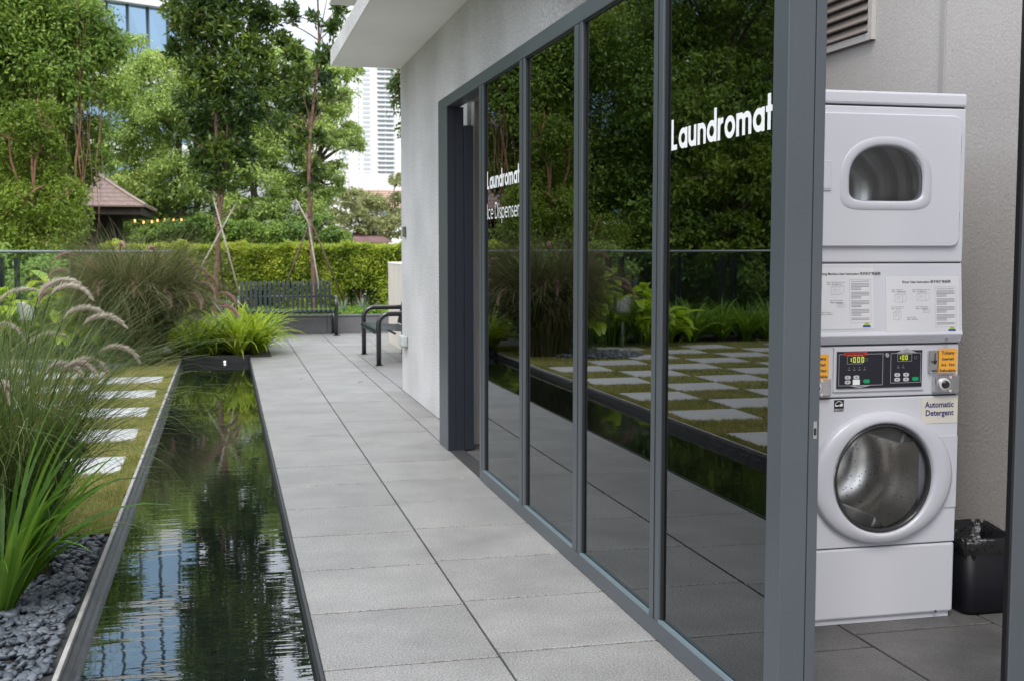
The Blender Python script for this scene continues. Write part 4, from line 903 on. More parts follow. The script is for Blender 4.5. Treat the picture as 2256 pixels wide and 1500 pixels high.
# sword leaved plant, bottom left
p = gr(-5, 1345)
e = empty('sword_leaf_plant', (p.x, p.y, 0), label='bright green sword leaved plant at the near left edge of the pebble bed', cat='plant')
rng = np.random.default_rng(21); n = 80; a = rng.random(n)*6.283; a[:40] = rng.normal(.1, .6, 40); base = np.stack([.05*np.cos(a), .05*np.sin(a), np.zeros(n)], 1)
V, F, r_, c = ribbons(base, a, .45+.50*rng.random(n), .022+.014*rng.random(n), np.abs(rng.normal(.28, .16, n)), .35+1.5*rng.random(n)**1.5, 9, tipp=2.2)
np_mesh('leaves', V, F, M['blade'], e, rnd=r_)
# marker post and near stones
p = gr(32, 1120)
mp_ = empty('marker_post', (p.x, p.y, 0), label='short grey wooden post tied with wire, standing in the grasses at left', cat='post')
MB().tube([(0, 0, -.02), (.004, 0, .34)], [.026, .024], 12).build('post', M['stake'], mp_, smooth=True)
MB().tube([(.029*math.cos(t_/3), .029*math.sin(t_/3), .29+.0012*t_) for t_ in range(20)], .002, 5).build('wire_tie', M['black'], mp_)

# broad leaf plant behind the lawn
def broad_plant(x, y, h, n, label, L0=.38, W0=.16, az0=None):
    e = empty('broad_leaf_plant', (x, y, 0), label=label, cat='plant', group='broad leaved bright green plants')
    parts = []; mb = MB()
    for i in range(n):
        a = random.random()*6.283; q = .38*math.sqrt(random.random()); bx, by = q*math.cos(a), q*math.sin(a); hz = h*U(.35, 1); tip = Vector((bx+.12*math.cos(a), by+.12*math.sin(a), hz))
        mb.tube([(bx*.5, by*.5, 0), (bx*.9, by*.9, hz*.5), tuple(tip)], [.007, .006, .004], 5, cap=False)
        for j in range(3):
            aa = a+U(-1.2, 1.2); l = L0*U(.7, 1.2); S = 7; nu = 4; el = U(-.1, .8); dr = U(.6, 1.4)
            c0 = tip.copy(); vs = []
            for s in range(S+1):
                t_ = s/S; ww = W0*math.sin(math.pi*min(1, t_*.93+.05))**.8*.5; sd_ = Vector((-math.sin(aa), math.cos(aa), 0))
                for u_ in (-1, 0, 1): vs.append(c0+sd_*ww*u_+Vector((0, 0, abs(u_)*ww*.35)))
                ang = el-dr*t_; c0 = c0+Vector((math.cos(aa)*math.cos(ang), math.sin(aa)*math.cos(ang), math.sin(ang)))*(l/S)
            fs = [];
            for s in range(S):
                for k_ in range(2): fs.append((s*3+k_, s*3+k_+1, s*3+3+k_+1, s*3+3+k_))
            rr__ = random.random(); parts.append((np.array([v[:] for v in vs]), np.array(fs), np.full(len(fs), rr__)))
    mb.build('stems', M['strap_d'], e); V, F, r_ = merge(parts); np_mesh('leaves', V, F, M['broad'], e, rnd=r_, smooth=True)
    return e
broad_plant(-1.85, 16.35, 1.0, 36, 'tall bright green broad leaved plant beside the far fountain grass')
broad_plant(-2.35, 16.6, .85, 30, 'lower broad leaved plant left of the tall one, in front of the glass railing')
broad_plant(-2.95, 16.75, .62, 16, 'small broad leaved plant at the left end of the broad leaved group')
broad_plant(-1.55, 8.6+8.6, .75, 12, 'broad leaved plant tucked right behind the far fountain grass')
# strap leaf clumps at the pool end (bright) : individuals
sp_ = strap_plant('leaves', 105, .68, .046, M['strap'], .85, 1.7)
def place_strap(proto, x, y, z, s, label, cat, group, first, name='strap_leaf_plant'):
    e = empty(name, (x, y, z), U(0, 6.28), label, cat, group); o = proto if first else proto.copy()
    if not first: col.objects.link(o)
    o.parent = e; e.scale = (s, s, s*U(.9, 1.1)); return e
spots = [(.40, 16.62, 'rightmost clump spilling over the walkway corner'), (.16, 16.42, 'clump hanging over the pool end light'), (-.12, 16.60, 'clump over the middle of the pool end wall'), (-.38, 16.38, 'clump at the left of the pool end wall'),
         (.33, 17.05, 'clump in the second row behind the rightmost one'), (.05, 17.10, 'clump in the middle of the second row'), (-.30, 17.15, 'clump at the left of the second row'), (-.62, 16.75, 'clump next to the reddish fountain grass'), (.42, 17.5, 'clump farthest right in the third row'), (0, 17.6, 'clump in the centre of the third row')]
for i, (x, y, lb_) in enumerate(spots): place_strap(sp_, x, y, .02, U(.9, 1.15), 'yellow green strap leaved plant, '+lb_, 'plant', 'strap leaved plants at the pool end', i == 0)
# border of strap plants along the railing
bp = strap_plant('leaves', 110, .72, .034, M['strap_d'], .7, 1.5); k_ = 0; W20 = 'first second third fourth fifth sixth seventh eighth ninth tenth eleventh twelfth thirteenth fourteenth fifteenth sixteenth seventeenth eighteenth nineteenth twentieth'.split()
for row in range(2):
    for i in range(20):
        x = -2.7-i*.42+row*.2; place_strap(bp, x+U(-.05, .05), 17.35+row*.38, 0, U(.85, 1.12), f'dark strap leaved border plant, {["front", "rear"][row]} row, {W20[i]} plant from the broad leaved group', 'plant', 'strap leaved border plants along the railing', k_ == 0, 'border_plant'); k_ += 1
# low bright plants mid left (behind near grasses) and spiky rosettes by the tree
rp = strap_plant('leaves', 40, .42, .022, M['strap'], .5, .5)
for i, (x, y, lb_) in enumerate(((-3.1, 16.9, 'beside the grey utility box'), (-2.6, 17.3, 'just right of the grey utility box'), (-3.5, 17.2, 'left of the grey utility box'))):
    place_strap(rp, x, y, 0, 1, 'light green young strap plant '+lb_, 'plant', 'young strap plants by the utility box', i == 0, 'young_plant')
M['agave'] = leafmat('silver_rosette', [(.16, .22, .16), (.25, .32, .22), (.34, .40, .30)], .5, .2, .3, 2)
ap = strap_plant('leaves', 34, .42, .022, M['agave'], .75, .25)
for i, (x, y, lb_) in enumerate(((.02, 20.7, 'left of the bench'), (1.98, 20.9, 'right of the bench'), (2.35, 21.3, 'by the right dark stake'))):
    place_strap(ap, x, y, .3, 1-.25*(i > 0), 'spiky silver green rosette in the planter '+lb_, 'plant', 'silver rosette plants in the planter', i == 0, 'rosette_plant')
ub = box_thing('utility_box', -2.62, -2.40, 16.45, 16.6, .50, .74, M['ltgrey'], 'small grey utility box on a post among the plants by the railing', 'utility box', .01)
MB().box(-.02, .02, -.02, .02, -.5, -.0005).build('post', M['ltgrey'], ub); MB().box(-.085, .085, -.078, -.0755, .03, .21).build('door', mat('box_door', (.5, .53, .52), .5), ub)
# ================================================================== HEDGE
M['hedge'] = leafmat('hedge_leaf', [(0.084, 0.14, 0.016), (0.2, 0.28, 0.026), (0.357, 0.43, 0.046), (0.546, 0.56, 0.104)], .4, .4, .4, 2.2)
hg = empty('hedge', (1.0, 22.3, .26), label='clipped yellow green hedge running behind the bench across the terrace', cat='hedge')
n = 72000; hx = -3.1+6.6*rng.random(n); side = rng.random(n)
hz = np.where(side < .72, .10+1.10*rng.random(n)**.8, 1.10+.14*rng.random(n)); hy = np.where(side < .72, -.42+np.abs(rng.normal(0, .13, n)), -.4+.9*rng.random(n))
bump_ = .07*np.sin(hx*5+1)*np.sin(hz*6)+.05*np.sin(hx*13)+.04*np.sin(hx*2.1); hy = hy+np.where(side < .72, bump_, 0); hz = hz+np.where(side >= .72, .05*np.sin(hx*6)+.03*np.sin(hx*17), 0)
gap_ = (np.sin(hx*3.3)+np.sin(hx*7.1+1)+rng.normal(0, .6, n) > 0.1) | (hz > .45); hx, hy, hz = hx[gap_], hy[gap_], hz[gap_]
leaves_obj('foliage', np.stack([hx, hy, hz], 1), .058, M['hedge'], up=.5, aspect=.55, parent=hg)
n = 3200; hx = -3.1+6.6*rng.random(n); a0 = np.stack([hx, -.35+.7*rng.random(n), 1.14+.02*rng.random(n)], 1)   # young shoots
V, F, r_, c = ribbons(a0, rng.random(n)*6.28, .05+.09*rng.random(n), .02+.0*rng.random(n), np.abs(rng.normal(.2, .2, n)), .5*rng.random(n), 3); np_mesh('shoots', V, F, M['hedge'], hg, rnd=.6+.4*r_)
mb = MB()
for i in range(110):
    x = U(-3, 3.4); y = U(-.35, .3); mb.tube([(x, y, 0), (x+U(-.08, .08), y+U(-.05, .05), .4), (x+U(-.25, .25), y+U(-.1, .1), .95)], [.012, .009, .004], 5, cap=False)
mb.build('stems', M['bark_red'], hg)
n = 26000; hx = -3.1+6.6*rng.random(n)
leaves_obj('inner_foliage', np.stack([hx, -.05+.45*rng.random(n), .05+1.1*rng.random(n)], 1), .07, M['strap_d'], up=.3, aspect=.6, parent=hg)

# ================================================================== TREES
def limb(mb, a, b, r0, r1, sag=.1, n=6, wob=.08):
    a, b = Vector(a), Vector(b); L_ = (b-a).length; pts = []; rad = []
    for i in range(n+1):
        t_ = i/n; p = a.lerp(b, t_)+Vector((math.sin(t_*5+a.x)*wob, math.cos(t_*4+b.y)*wob, 0))*L_*.5*math.sin(math.pi*t_)+Vector((0, 0, sag*L_*math.sin(math.pi*t_))); pts.append(p); rad.append(r0+(r1-r0)*t_)
    mb.tube(pts, rad, 8, cap=False); return pts
def blob_points(blobs, n, sub=16, subr=.36, droop=0, flat=.8):
    """points on many small clumps spread over each blob; returns points and outward directions"""
    P = []; D = []; tot = sum(r_**2 for _, r_ in blobs)
    for c, r_ in blobs:
        m_ = int(n*r_**2/tot); k_ = max(5, int(sub*max(1, r_))); cd_ = rng.normal(size=(k_, 3)); cd_[:, 2] += .15; cd_ /= np.linalg.norm(cd_, axis=1)[:, None]
        cc = np.array(c)[None]+cd_*r_*(.55+.4*rng.random((k_, 1)))*np.array([1, 1, flat]); sr = r_*subr*(.6+.8*rng.random(k_))
        j = rng.integers(0, k_, m_); d = rng.normal(size=(m_, 3)); d[:, 2] += .35; d /= np.linalg.norm(d, axis=1)[:, None]
        q = rng.random((m_, 1))**.45
        p_ = cc[j]+d*sr[j][:, None]*q*np.array([1.15, 1.15, .75]); p_[:, 2] -= droop*sr[j]*rng.random(m_)**2*1.5
        P.append(p_); D.append(d)
    return np.concatenate(P), np.concatenate(D)
M['ficus'] = leafmat('ficus_leaf', [(0.052, 0.099, 0.018), (0.119, 0.212, 0.032), (0.222, 0.332, 0.051), (0.357, 0.437, 0.088)], .42, .3, .4, .45)
M['ficus_y'] = leafmat('ficus_yellow_leaf', [(0.047, 0.094, 0.013), (0.125, 0.204, 0.02), (0.203, 0.289, 0.032), (0.282, 0.34, 0.065)], .42, .35, .4, .8)
M['midtree'] = leafmat('mid_tree_leaf', [(0.128, 0.198, 0.042), (0.231, 0.338, 0.072), (0.347, 0.454, 0.12), (0.462, 0.558, 0.18)], .45, .3, .4, .4)
M['olive'] = leafmat('pale_tree_leaf', [(0.15, 0.175, 0.062), (0.275, 0.3, 0.125), (0.4, 0.413, 0.188)], .5, .4, .3, .8)
M['slim'] = leafmat('slim_tree_leaf', [(0.021, 0.048, 0.014), (0.043, 0.086, 0.018), (0.086, 0.144, 0.021), (0.211, 0.269, 0.034)], .35, .3, .45, 1.2)
GZ = -1.2
def tree(name, base, trunks, blobs, n, size, lm, bm, label, sub=18, aspect=.5, droop=.3, group='background trees beyond the railing', r0=.22, up=.5):
    e = empty(name, base, label=label, cat='tree', group=group); b = Vector(base)
    blobs = [((c[0]-b.x, c[1]-b.y, c[2]-b.z), r_) for c, r_ in blobs]
    mb = MB(); tops = []
    for i, (dx_, dy_, h) in enumerate(trunks):
        pts = limb(mb, (dx_*.25, dy_*.25, 0), (dx_, dy_, h), r0*(1 if i == 0 else .6), r0*.45, 0, 8, .05); tops.append(pts[-1]); tops.append(pts[5])
    for c, r_ in blobs:
        t_ = min(tops, key=lambda q: (Vector(c)-q).length); limb(mb, t_, c, r0*.32, .02, .06)
        for k_ in range(4):
            d = Vector((U(-1, 1), U(-1, 1), U(-.3, 1))).normalized()*r_*.75; limb(mb, Vector(c)*.97+t_*.03, Vector(c)+d, .03, .008, .05, 4)
    mb.build('trunk', bm, e, smooth=True)
    P, D = blob_points(blobs, n, sub, droop=droop); leaves_obj('crown', P, size, lm, up=up, outdir=D*.8, aspect=aspect, parent=e)
    return e
def bl(lst, Y, dy=.5): return [(tuple(atY(x, y, Y+U(-dy, dy))), r_) for x, y, r_ in lst]
# left fig tree with aerial roots (mass at the left edge)
Yf = 26
fb = bl([(-90, -120, 1.5), (45, -50, .9), (-120, 0, 1.8), (60, 30, 1.5), (165, 60, .9), (195, 110, .7), (235, 95, .45), (-60, 150, 1.6), (60, 140, 1.3), (150, 150, 1.05), (205, 190, .85), (30, 245, 1.2), (120, 260, 1.0), (180, 290, .65), (-60, 330, 1.3), (40, 350, .9), (100, 340, .9), (0, 420, .9), (90, 420, .8), (150, 360, .65), (190, 350, .45), (-80, 450, 1.2), (30, 500, .9)], Yf)
tree('fig_tree', (-5.4, Yf, GZ), [(.4, .2, 5.4), (1.5, -.2, 4.8), (-1.2, .3, 5.2), (.9, .5, 6.2)], fb, 120000, .088, M['ficus'], M['bark'], 'tall dense fig tree at the left edge with hanging aerial roots', r0=.22)
yb = bl([(100, 300, .35), (115, 345, .35), (30, 370, .4), (90, 260, .5), (20, 300, .5), (120, 395, .5), (150, 430, .5), (60, 430, .5), (20, 470, .7), (135, 470, .55), (140, 525, .5), (90, 520, .6), (140, 490, .3), (-40, 520, .7), (30, 560, .6), (110, 580, .6), (150, 570, .4), (60, 640, .6), (150, 640, .5), (-20, 640, .6)], Yf-2, .4)
tree('climber_shrub', (-4.4, Yf-2, GZ), [(.3, .2, 2.5), (.8, 0, 3.0)], yb, 40000, .07, M['ficus_y'], M['vine'], 'yellow green leafy climber growing up beneath the fig tree', r0=.09, droop=1.0)
ar = empty('aerial_roots', (-4.3, Yf-1, GZ), label='bundle of reddish aerial roots hanging down under the fig tree', cat='roots'); 
for i in range(34):
    px__ = random.choice([U(0, 240), U(80, 110), U(60, 130)]); p0 = atY(px__, U(-60, 140), Yf-.3+U(-.5, .5)); p1 = atY(px__+U(-12, 12), U(470, 640), Yf-1.1+U(-.5, .5)); o_ = Vector(ar.location)
    mb = MB(); rr = U(.008, .018) if i > 4 else U(.03, .045); n_ = 7; pts = [(p0.lerp(p1, k_/n_)+Vector((.05*math.sin(k_*1.7+i), .05*math.cos(k_*1.3+i), 0)))-o_ for k_ in range(n_+1)]
    mb.tube(pts, [rr*(1-.6*k_/n_) for k_ in range(n_+1)], 5, cap=False).build('root', M['vine'], ar, smooth=True)
# further figs to the left (seen in the glazing)
def fill(cx, Y, w, z0, z1, n, rr=(.8, 1.4)): return [((cx+U(-w, w), Y+U(-1.2, 1.2), U(z0, z1)), U(*rr)) for _ in range(n)]
tree('fig_tree', (-8.6, 26.5, GZ), [(.5, .2, 5.5), (-1.4, 0, 5), (1.2, .2, 4.8)], fill(-8.4, 25.4, 2.3, .8, 9.8, 34), 80000, .12, M['ficus'], M['bark'], 'second tall fig tree, left of the one with hanging aerial roots')
tree('fig_tree', (-12.8, 26.0, GZ), [(.5, .2, 5.5), (-1.4, 0, 5)], fill(-12.4, 25.4, 2.4, .8, 9.8, 32), 60000, .15, M['ficus'], M['bark'], 'third tall fig tree, farthest left beyond the railing')
tree('fig_tree', (-10.5, 32, GZ), [(.5, .2, 5.5), (-2, 0, 5), (2, 0, 5.5)], fill(-10.0, 32, 5.2, 0.5, 11.5, 46, (1.0, 1.6)), 80000, .17, M['ficus'], M['bark'], 'wide fig tree behind the other fig trees, closing the gaps before the office tower')
tree('fig_shrub', (-11.5, 29.5, GZ), [(.2, 0, 2.4), (-1.6, 0, 2.2), (2, 0, 2.4)], fill(-11.0, 29.5, 4.6, -.6, 3.2, 34, (.6, 1.0)), 50000, .13, M['ficus'], M['bark'], 'broad dark thicket filling the ground under the far left fig trees', r0=.08)
tree('fig_shrub', (-7.2, 23.8, GZ), [(.2, 0, 2.4), (-.6, 0, 2.2)], fill(-7.3, 23.8, 1.6, -.6, 3.4, 17, (.45, .8)), 26000, .12, M['ficus_y'], M['bark'], 'bushy yellow green shrub behind the railing below the fig trees', r0=.08)
tree('fig_shrub', (-10.4, 23.6, GZ), [(.2, 0, 2.4), (-.6, 0, 2.2)], fill(-10.6, 23.6, 1.8, -.6, 3.6, 18, (.45, .8)), 26000, .12, M['midtree'], M['bark'], 'darker bushy shrub farther left behind the railing', r0=.08)
tree('fig_shrub', (-3.6, 22.4, GZ), [(.2, 0, 1.6), (-.6, 0, 1.4)], bl([(20, 640, .6), (110, 600, .45), (150, 660, .45), (60, 700, .5), (180, 600, .35), (-40, 600, .6)], 22.4, .3), 16000, .09, M['midtree'], M['bark'], 'green shrub seen through the glass railing at the left edge', r0=.06)
# middle trees
Ym = 41
mid = bl([(300, 130, .95), (345, 165, 1.0), (270, 190, .8), (390, 150, .9), (440, 185, 1.0), (310, 240, 1.1), (250, 330, .9), (370, 260, 1.2), (250, 420, .8), (330, 340, 1.2), (430, 290, 1.2), (300, 430, 1.1), (390, 390, 1.2), (450, 380, 1.1), (360, 470, .9), (450, 460, 1.0), (400, 520, .8), (240, 480, .9), (180, 500, 1.0), (300, 520, .8), (250, 545, .8), (330, 530, .7), (370, 500, .8)], Ym, 1)
tree('broad_crown_tree', (atY(400, 545, Ym).x, Ym, GZ), [(0, 0, 6.2), (-1.4, .2, 5.6), (.7, 0, 5)], mid, 90000, .105, M['midtree'], M['bark'], 'wide pale green tree behind the pavilion roof, left of the dark staked tree')
mid = bl([(560, 170, 1.0), (620, 135, .9), (680, 155, .9), (520, 240, 1.1), (610, 240, 1.2), (700, 250, .9), (745, 220, .6), (540, 330, 1.2), (640, 330, 1.2), (725, 290, .7), (765, 290, .55), (780, 320, .35), (560, 420, 1.2), (650, 430, 1.1), (715, 410, .7), (740, 370, .35), (600, 490, .9), (690, 490, .8), (745, 165, .45), (780, 160, .35), (500, 500, .9)], Ym-3, 1)
tree('broad_crown_tree', (atY(610, 545, Ym-3).x, Ym-3, GZ), [(0, 0, 6), (1.2, .2, 5.2), (-.7, 0, 5)], mid, 90000, .10, M['midtree'], M['bark'], 'wide green tree between the two staked trees, its edge against the white tower')
tree('lower_tree', (atY(700, 545, 30).x, 30, GZ), [(0, 0, 2.2), (.5, 0, 2)], bl([(640, 515, .5), (700, 500, .5), (740, 520, .35), (600, 520, .4), (670, 540, .5), (750, 545, .3)], 30, .5), 16000, .09, M['ficus'], M['bark'], 'low dark green tree just above the hedge, right of centre', r0=.08)
tree('lower_tree', (atY(430, 545, 31).x, 31, GZ), [(0, 0, 2.2), (.5, 0, 2)], bl([(320, 530, .4), (370, 525, .5), (440, 510, .55), (500, 520, .5), (560, 520, .5), (400, 545, .5), (480, 550, .5)], 31, .5), 20000, .09, M['ficus'], M['bark'], 'low dark green tree behind the hedge, left of centre', r0=.08)
tree('lower_tree', (atY(230, 545, 45).x, 45, GZ), [(0, 0, 3), (1.5, 0, 2.6), (-1.5, 0, 2.6)], bl([(120, 500, .9), (170, 480, .9), (220, 490, .9), (270, 480, .9), (320, 490, .8), (150, 545, .9), (210, 550, .9), (270, 550, .9), (330, 550, .9), (240, 440, .7), (100, 550, .9), (370, 500, .7)], 45, .6), 30000, .14, M['ficus'], M['bark'], 'dark bushy tree seen through the open pavilion from behind it', r0=.1)
tree('pale_tree', (atY(800, 545, 46).x, 46, GZ), [(0, 0, 3), (1, 0, 3)], bl([(770, 440, .6), (820, 450, .7), (740, 480, .5), (790, 490, .7), (850, 480, .6), (870, 500, .5), (830, 520, .6), (880, 440, .4), (760, 525, .5), (875, 395, .35), (720, 445, .3)], 46, 1), 9000, .14, M['olive'], M['bark'], 'thin pale olive tree in front of the brown roofed house', r0=.07, droop=.1)
tree('corner_tree', (atY(960, 545, 19).x, 19, 0), [(0, 0, 3.4)], bl([(905, 190, .35), (880, 180, .20), (930, 240, .4), (880, 215, .14), (893, 290, .16), (960, 150, .5), (1000, 250, .5), (950, 330, .4), (868, 185, .10), (885, 160, .15)], 19, .15), 5200, .10, M['slim'], M['bark_red'], 'dark leaved tree mostly hidden behind the white wall corner', aspect=.3, r0=.05, group='slim dark trees on the terrace')

# staked slim trees
def slim_tree(base, leaders, clumps, n, label, name='staked_tree', size=.12, zmin=0):
    e = empty(name, base, label=label, cat='tree', group='slim dark trees on the terrace'); b = Vector(base); mb = MB(); allp = []
    for rad, pts in leaders:
        P_ = [Vector(p)-b for p in pts]; R_ = [rad*(1-.75*i/(len(P_)-1)) for i in range(len(P_))]; mb.tube(P_, R_, 9, cap=False); allp += P_
    cl = []
    for (c, r_) in clumps:
        c = Vector(c)-b; cand = [q for q in allp if q.z < c.z-.1*0] or allp; t_ = min(cand, key=lambda q: (q-c).length+abs(q.z-(c.z-.35))*.6); limb(mb, t_, c, .012, .005, .03, 5, .05); cl.append((tuple(c), r_))
    mb.build('trunk', M['bark_red'], e, smooth=True)
    # rosettes of narrow leaves
    P = []; D = []; tot = sum(r_**2 for _, r_ in cl)
    for c, r_ in cl:
        k_ = max(6, int(n/9*r_**2/tot)); d = rng.normal(size=(k_, 3)); d /= np.linalg.norm(d, axis=1)[:, None]; cc = np.array(c)+d*r_*rng.random((k_, 1))**.5*np.array([1, 1, 1.1])
        P.append(np.repeat(cc, 9, 0)); u_ = rng.normal(size=(k_*9, 3)); u_[:, 2] += .5; D.append(u_/np.linalg.norm(u_, axis=1)[:, None])
    P = np.concatenate(P); t = np.concatenate(D); n_ = len(P); s = np.cross(t, rng.normal(size=(n_, 3))); s /= np.linalg.norm(s, axis=1)[:, None]; l = size*(.6+.7*rng.random((n_, 1)))
    V = np.stack([P, P+t*l*.55+s*l*.16, P+t*l, P+t*l*.55-s*l*.16], 1).reshape(-1, 3); np_mesh('crown', V, np.arange(4*n_).reshape(-1, 4), M['slim'], e, rnd=rng.random(n_)); return e
YT = 21.3
def T(x, y, d=0): return tuple(atY(x, y, YT+d))
c1 = [((450, -330), .42), ((490, -400), .38), ((535, -300), .4), ((445, -250), .42), ((500, -200), .5), ((550, -220), .33), ((430, -150), .45), ((555, -120), .35), ((480, -110), .5), ((415, -50), .42), ((530, -30), .5), ((460, 0), .5),
      ((395, 20), .28), ((580, 40), .3), ((420, 75), .35), ((500, 70), .5), ((560, 110), .33), ((590, 165), .2), ((380, 110), .15), ((440, 150), .38), ((520, 160), .4), ((470, 215), .36), ((540, 225), .28), ((415, 210), .25), ((570, 260), .16), ((450, 280), .32), ((520, 290), .34), ((400, 290), .12), ((480, 340), .3), ((540, 340), .22), ((440, 350), .22), ((500, 400), .22), ((460, 400), .2), ((540, 400), .14), ((470, 470), .07), ((550, 450), .08)]
cl1 = [(T(x, y, U(-.4, .4)), r_) for (x, y), r_ in c1 for _ in (0,)]
slim_tree(T(474, 700)[:2]+(.26,), [(.042, [T(474, 700), T(476, 600), T(484, 480), T(480, 360), T(474, 240), T(463, 140), T(470, 20), T(480, -100), T(490, -250), T(492, -380)]), (.026, [T(478, 500), T(492, 430), T(500, 300), T(505, 180), T(512, 60), T(525, -60)]), (.02, [T(486, 430, .1), T(500, 380, .1), T(520, 330, .1), T(540, 230, .1), T(560, 120, .1)])], cl1, 46000,
    'dense dark leaved staked tree with reddish stems, left of the bench')
c2 = [((640, 30), .18), ((620, 90), .16), ((650, 120), .2), ((690, 40), .1), ((735, 60), .18), ((715, 120), .2), ((745, 20), .14), ((660, 180), .22), ((710, 180), .18), ((630, 170), .14), ((725, 210), .14), ((640, 230), .2), ((680, 240), .18), ((620, 270), .16), ((665, 300), .18), ((705, 300), .14), ((650, 350), .12), ((700, 370), .12), ((655, -30), .2), ((660, -180), .2), ((690, 420), .07), ((745, 120), .12), ((610, 40), .10)]
slim_tree(T(692, 700)[:2]+(.26,), [(.040, [T(692, 700), T(690, 600), T(683, 480), T(680, 380), T(684, 290), T(697, 170), T(703, 90), T(700, 0), T(700, -120), T(705, -240)]), (.014, [T(703, 120), T(708, 60), T(720, 0), T(728, -80)])], [(T(x, y, U(-.3, .3)), r_) for (x, y), r_ in c2], 6500,
    'sparse thin staked tree with a bare reddish trunk behind the bench right end')
def stakes(apex, feet, label):
    A = Vector(T(*apex)); e = empty('support_stakes', (A.x, A.y, .28), label=label, cat='stakes', group='wooden tripods holding the slim trees')
    for (x, y, d, top, m_) in feet:
        f = Vector(T(x, y, d)); f.z = max(.27, f.z); tp = Vector(T(*top))+Vector((0, d*.0, 0)); o_ = Vector(e.location); tp.y += (YT-f.y)*.10
        MB().tube([f-o_, tp-o_], [.017, .014], 8).build('stake', m_, e, smooth=True)
    MB().tube([(.05*math.cos(t_/4), .05*math.sin(t_/4), A.z-.28-.02+.002*t_) for t_ in range(26)], .006, 5).build('rope_tie', M['black'], e)
stakes((484, 497), [(388, 690, -.35, (520, 448), M['stake']), (532, 665, -.4, (459, 395), M['stake']), (492, 640, .5, (478, 480), M['stake_dark'])], 'tripod of weathered wooden stakes around the dense left staked tree')
stakes((683, 480), [(712, 690, -.4, (675, 462), M['stake']), (610, 680, .1, (692, 466), M['stake_dark']), (768, 700, .2, (674, 462), M['stake_dark']), (684, 500, -.3, (652, 440), M['stake'])], 'tripod of wooden stakes around the sparse right staked tree')

# ================================================================== PAVILION
PY = 34.0; hw = 2.7; eave = atY(340, 474, PY); pc = Vector((atY(338, 545, PY+2*hw).x-hw, 0, 0))
pav = empty('pavilion', (pc.x, PY+hw, GZ), label='open timber pavilion with a curved brown tiled roof behind the fig tree', cat='pavilion')
ez_ = eave.z-GZ; top_ = ez_+3.3; rows = 26; mb = MB()
def rad_(t_): return hw*(1-t_)**2.0*.93+.12+.07*hw*(1-t_)
prev = None
for i in range(rows):
    t0, t1 = i/rows, (i+1)/rows; z0 = ez_+.24+(top_-ez_-.24)*t0; z1 = ez_+.24+(top_-ez_-.24)*t1; r0_, r1_ = rad_(t0), rad_(t1)+.02
    vs = [(-r0_, -r0_, z0-.03), (r0_, -r0_, z0-.03), (r0_, r0_, z0-.03), (-r0_, r0_, z0-.03), (-r0_, -r0_, z0+.012), (r0_, -r0_, z0+.012), (r0_, r0_, z0+.012), (-r0_, r0_, z0+.012), (-r1_, -r1_, z1), (r1_, -r1_, z1), (r1_, r1_, z1), (-r1_, r1_, z1)]
    mb.add(vs, [(k_, (k_+1) % 4, (k_+1) % 4+4, k_+4) for k_ in range(4)]+[(k_+4, (k_+1) % 4+4, (k_+1) % 4+8, k_+8) for k_ in range(4)])
rf = mb.build('roof', M['rooftile'], pav)
mb = MB()
for sx_, sy_ in ((1, -1), (-1, -1), (1, 1), (-1, 1)):
    mb.tube([(sx_*rad_(t_/12), sy_*rad_(t_/12), ez_+.27+(top_-ez_-.24)*t_/12) for t_ in range(13)], .035, 6)
mb.build('hip_ridge', mat('ridge_tile', (.34, .27, .23), .8), rf)
MB().box(-hw, hw, -hw, hw, ez_, ez_+.20).build('fascia', M['woodbrown'], pav, bevel=.01)
hb = hw*.80
MB().box(-hb, hb, -hb, -hb+.14, ez_-.95, ez_-.80).box(-hb, hb, -hb, -hb+.14, ez_-.20, ez_-.02).box(-hb, hb, hb-.14, hb, ez_-.95, ez_-.80).box(hb-.14, hb, -hb+.15, hb-.15, ez_-.95, ez_-.80).build('beam', M['woodbrown'], pav)
mb = MB()
for i in range(30): x = -hb+.1+i*(2*hb-.2)/29; mb.box(x-.012, x+.012, -hb+.05, -hb+.09, ez_-.42, ez_-.205)
mb.build('frieze', M['woodbrown'], pav)
for x in (-hb+.15, -hb/3, hb/3, hb-.55, hb-.12):
    for y in (-hb+.07, hb-.07): MB().box(x-.11, x+.11, y-.11, y+.11, 0, ez_-.95-.001).build('column', M['woodbrown'], pav)
MB().box(-hb+.3, hb-.3, hb-.3, hb-.2, 0, ez_-.01).build('back_screen', mat('screen', (.10, .09, .085), .8), pav)
# string of lamps
for i in range(10):
    p = atY(298+i*17+U(-3, 3), 484+U(0, 7), 33); e = empty('hanging_lamp', tuple(p), label='small warm lit lamp behind the hedge, '+['leftmost', 'second', 'third', 'fourth', 'fifth', 'sixth', 'seventh', 'eighth', 'ninth', 'rightmost'][i]+' from the pavilion along the row', cat='lamp', group='row of warm lamps under the trees')
    MB().tube([(0, 0, -.035), (0, 0, .035)], [.025, .02], 8).build('bulb', M['lamp'], e); MB().tube([(0, 0, .036), (0, 0, .40)], .004, 4).build('cord', M['black'], e)
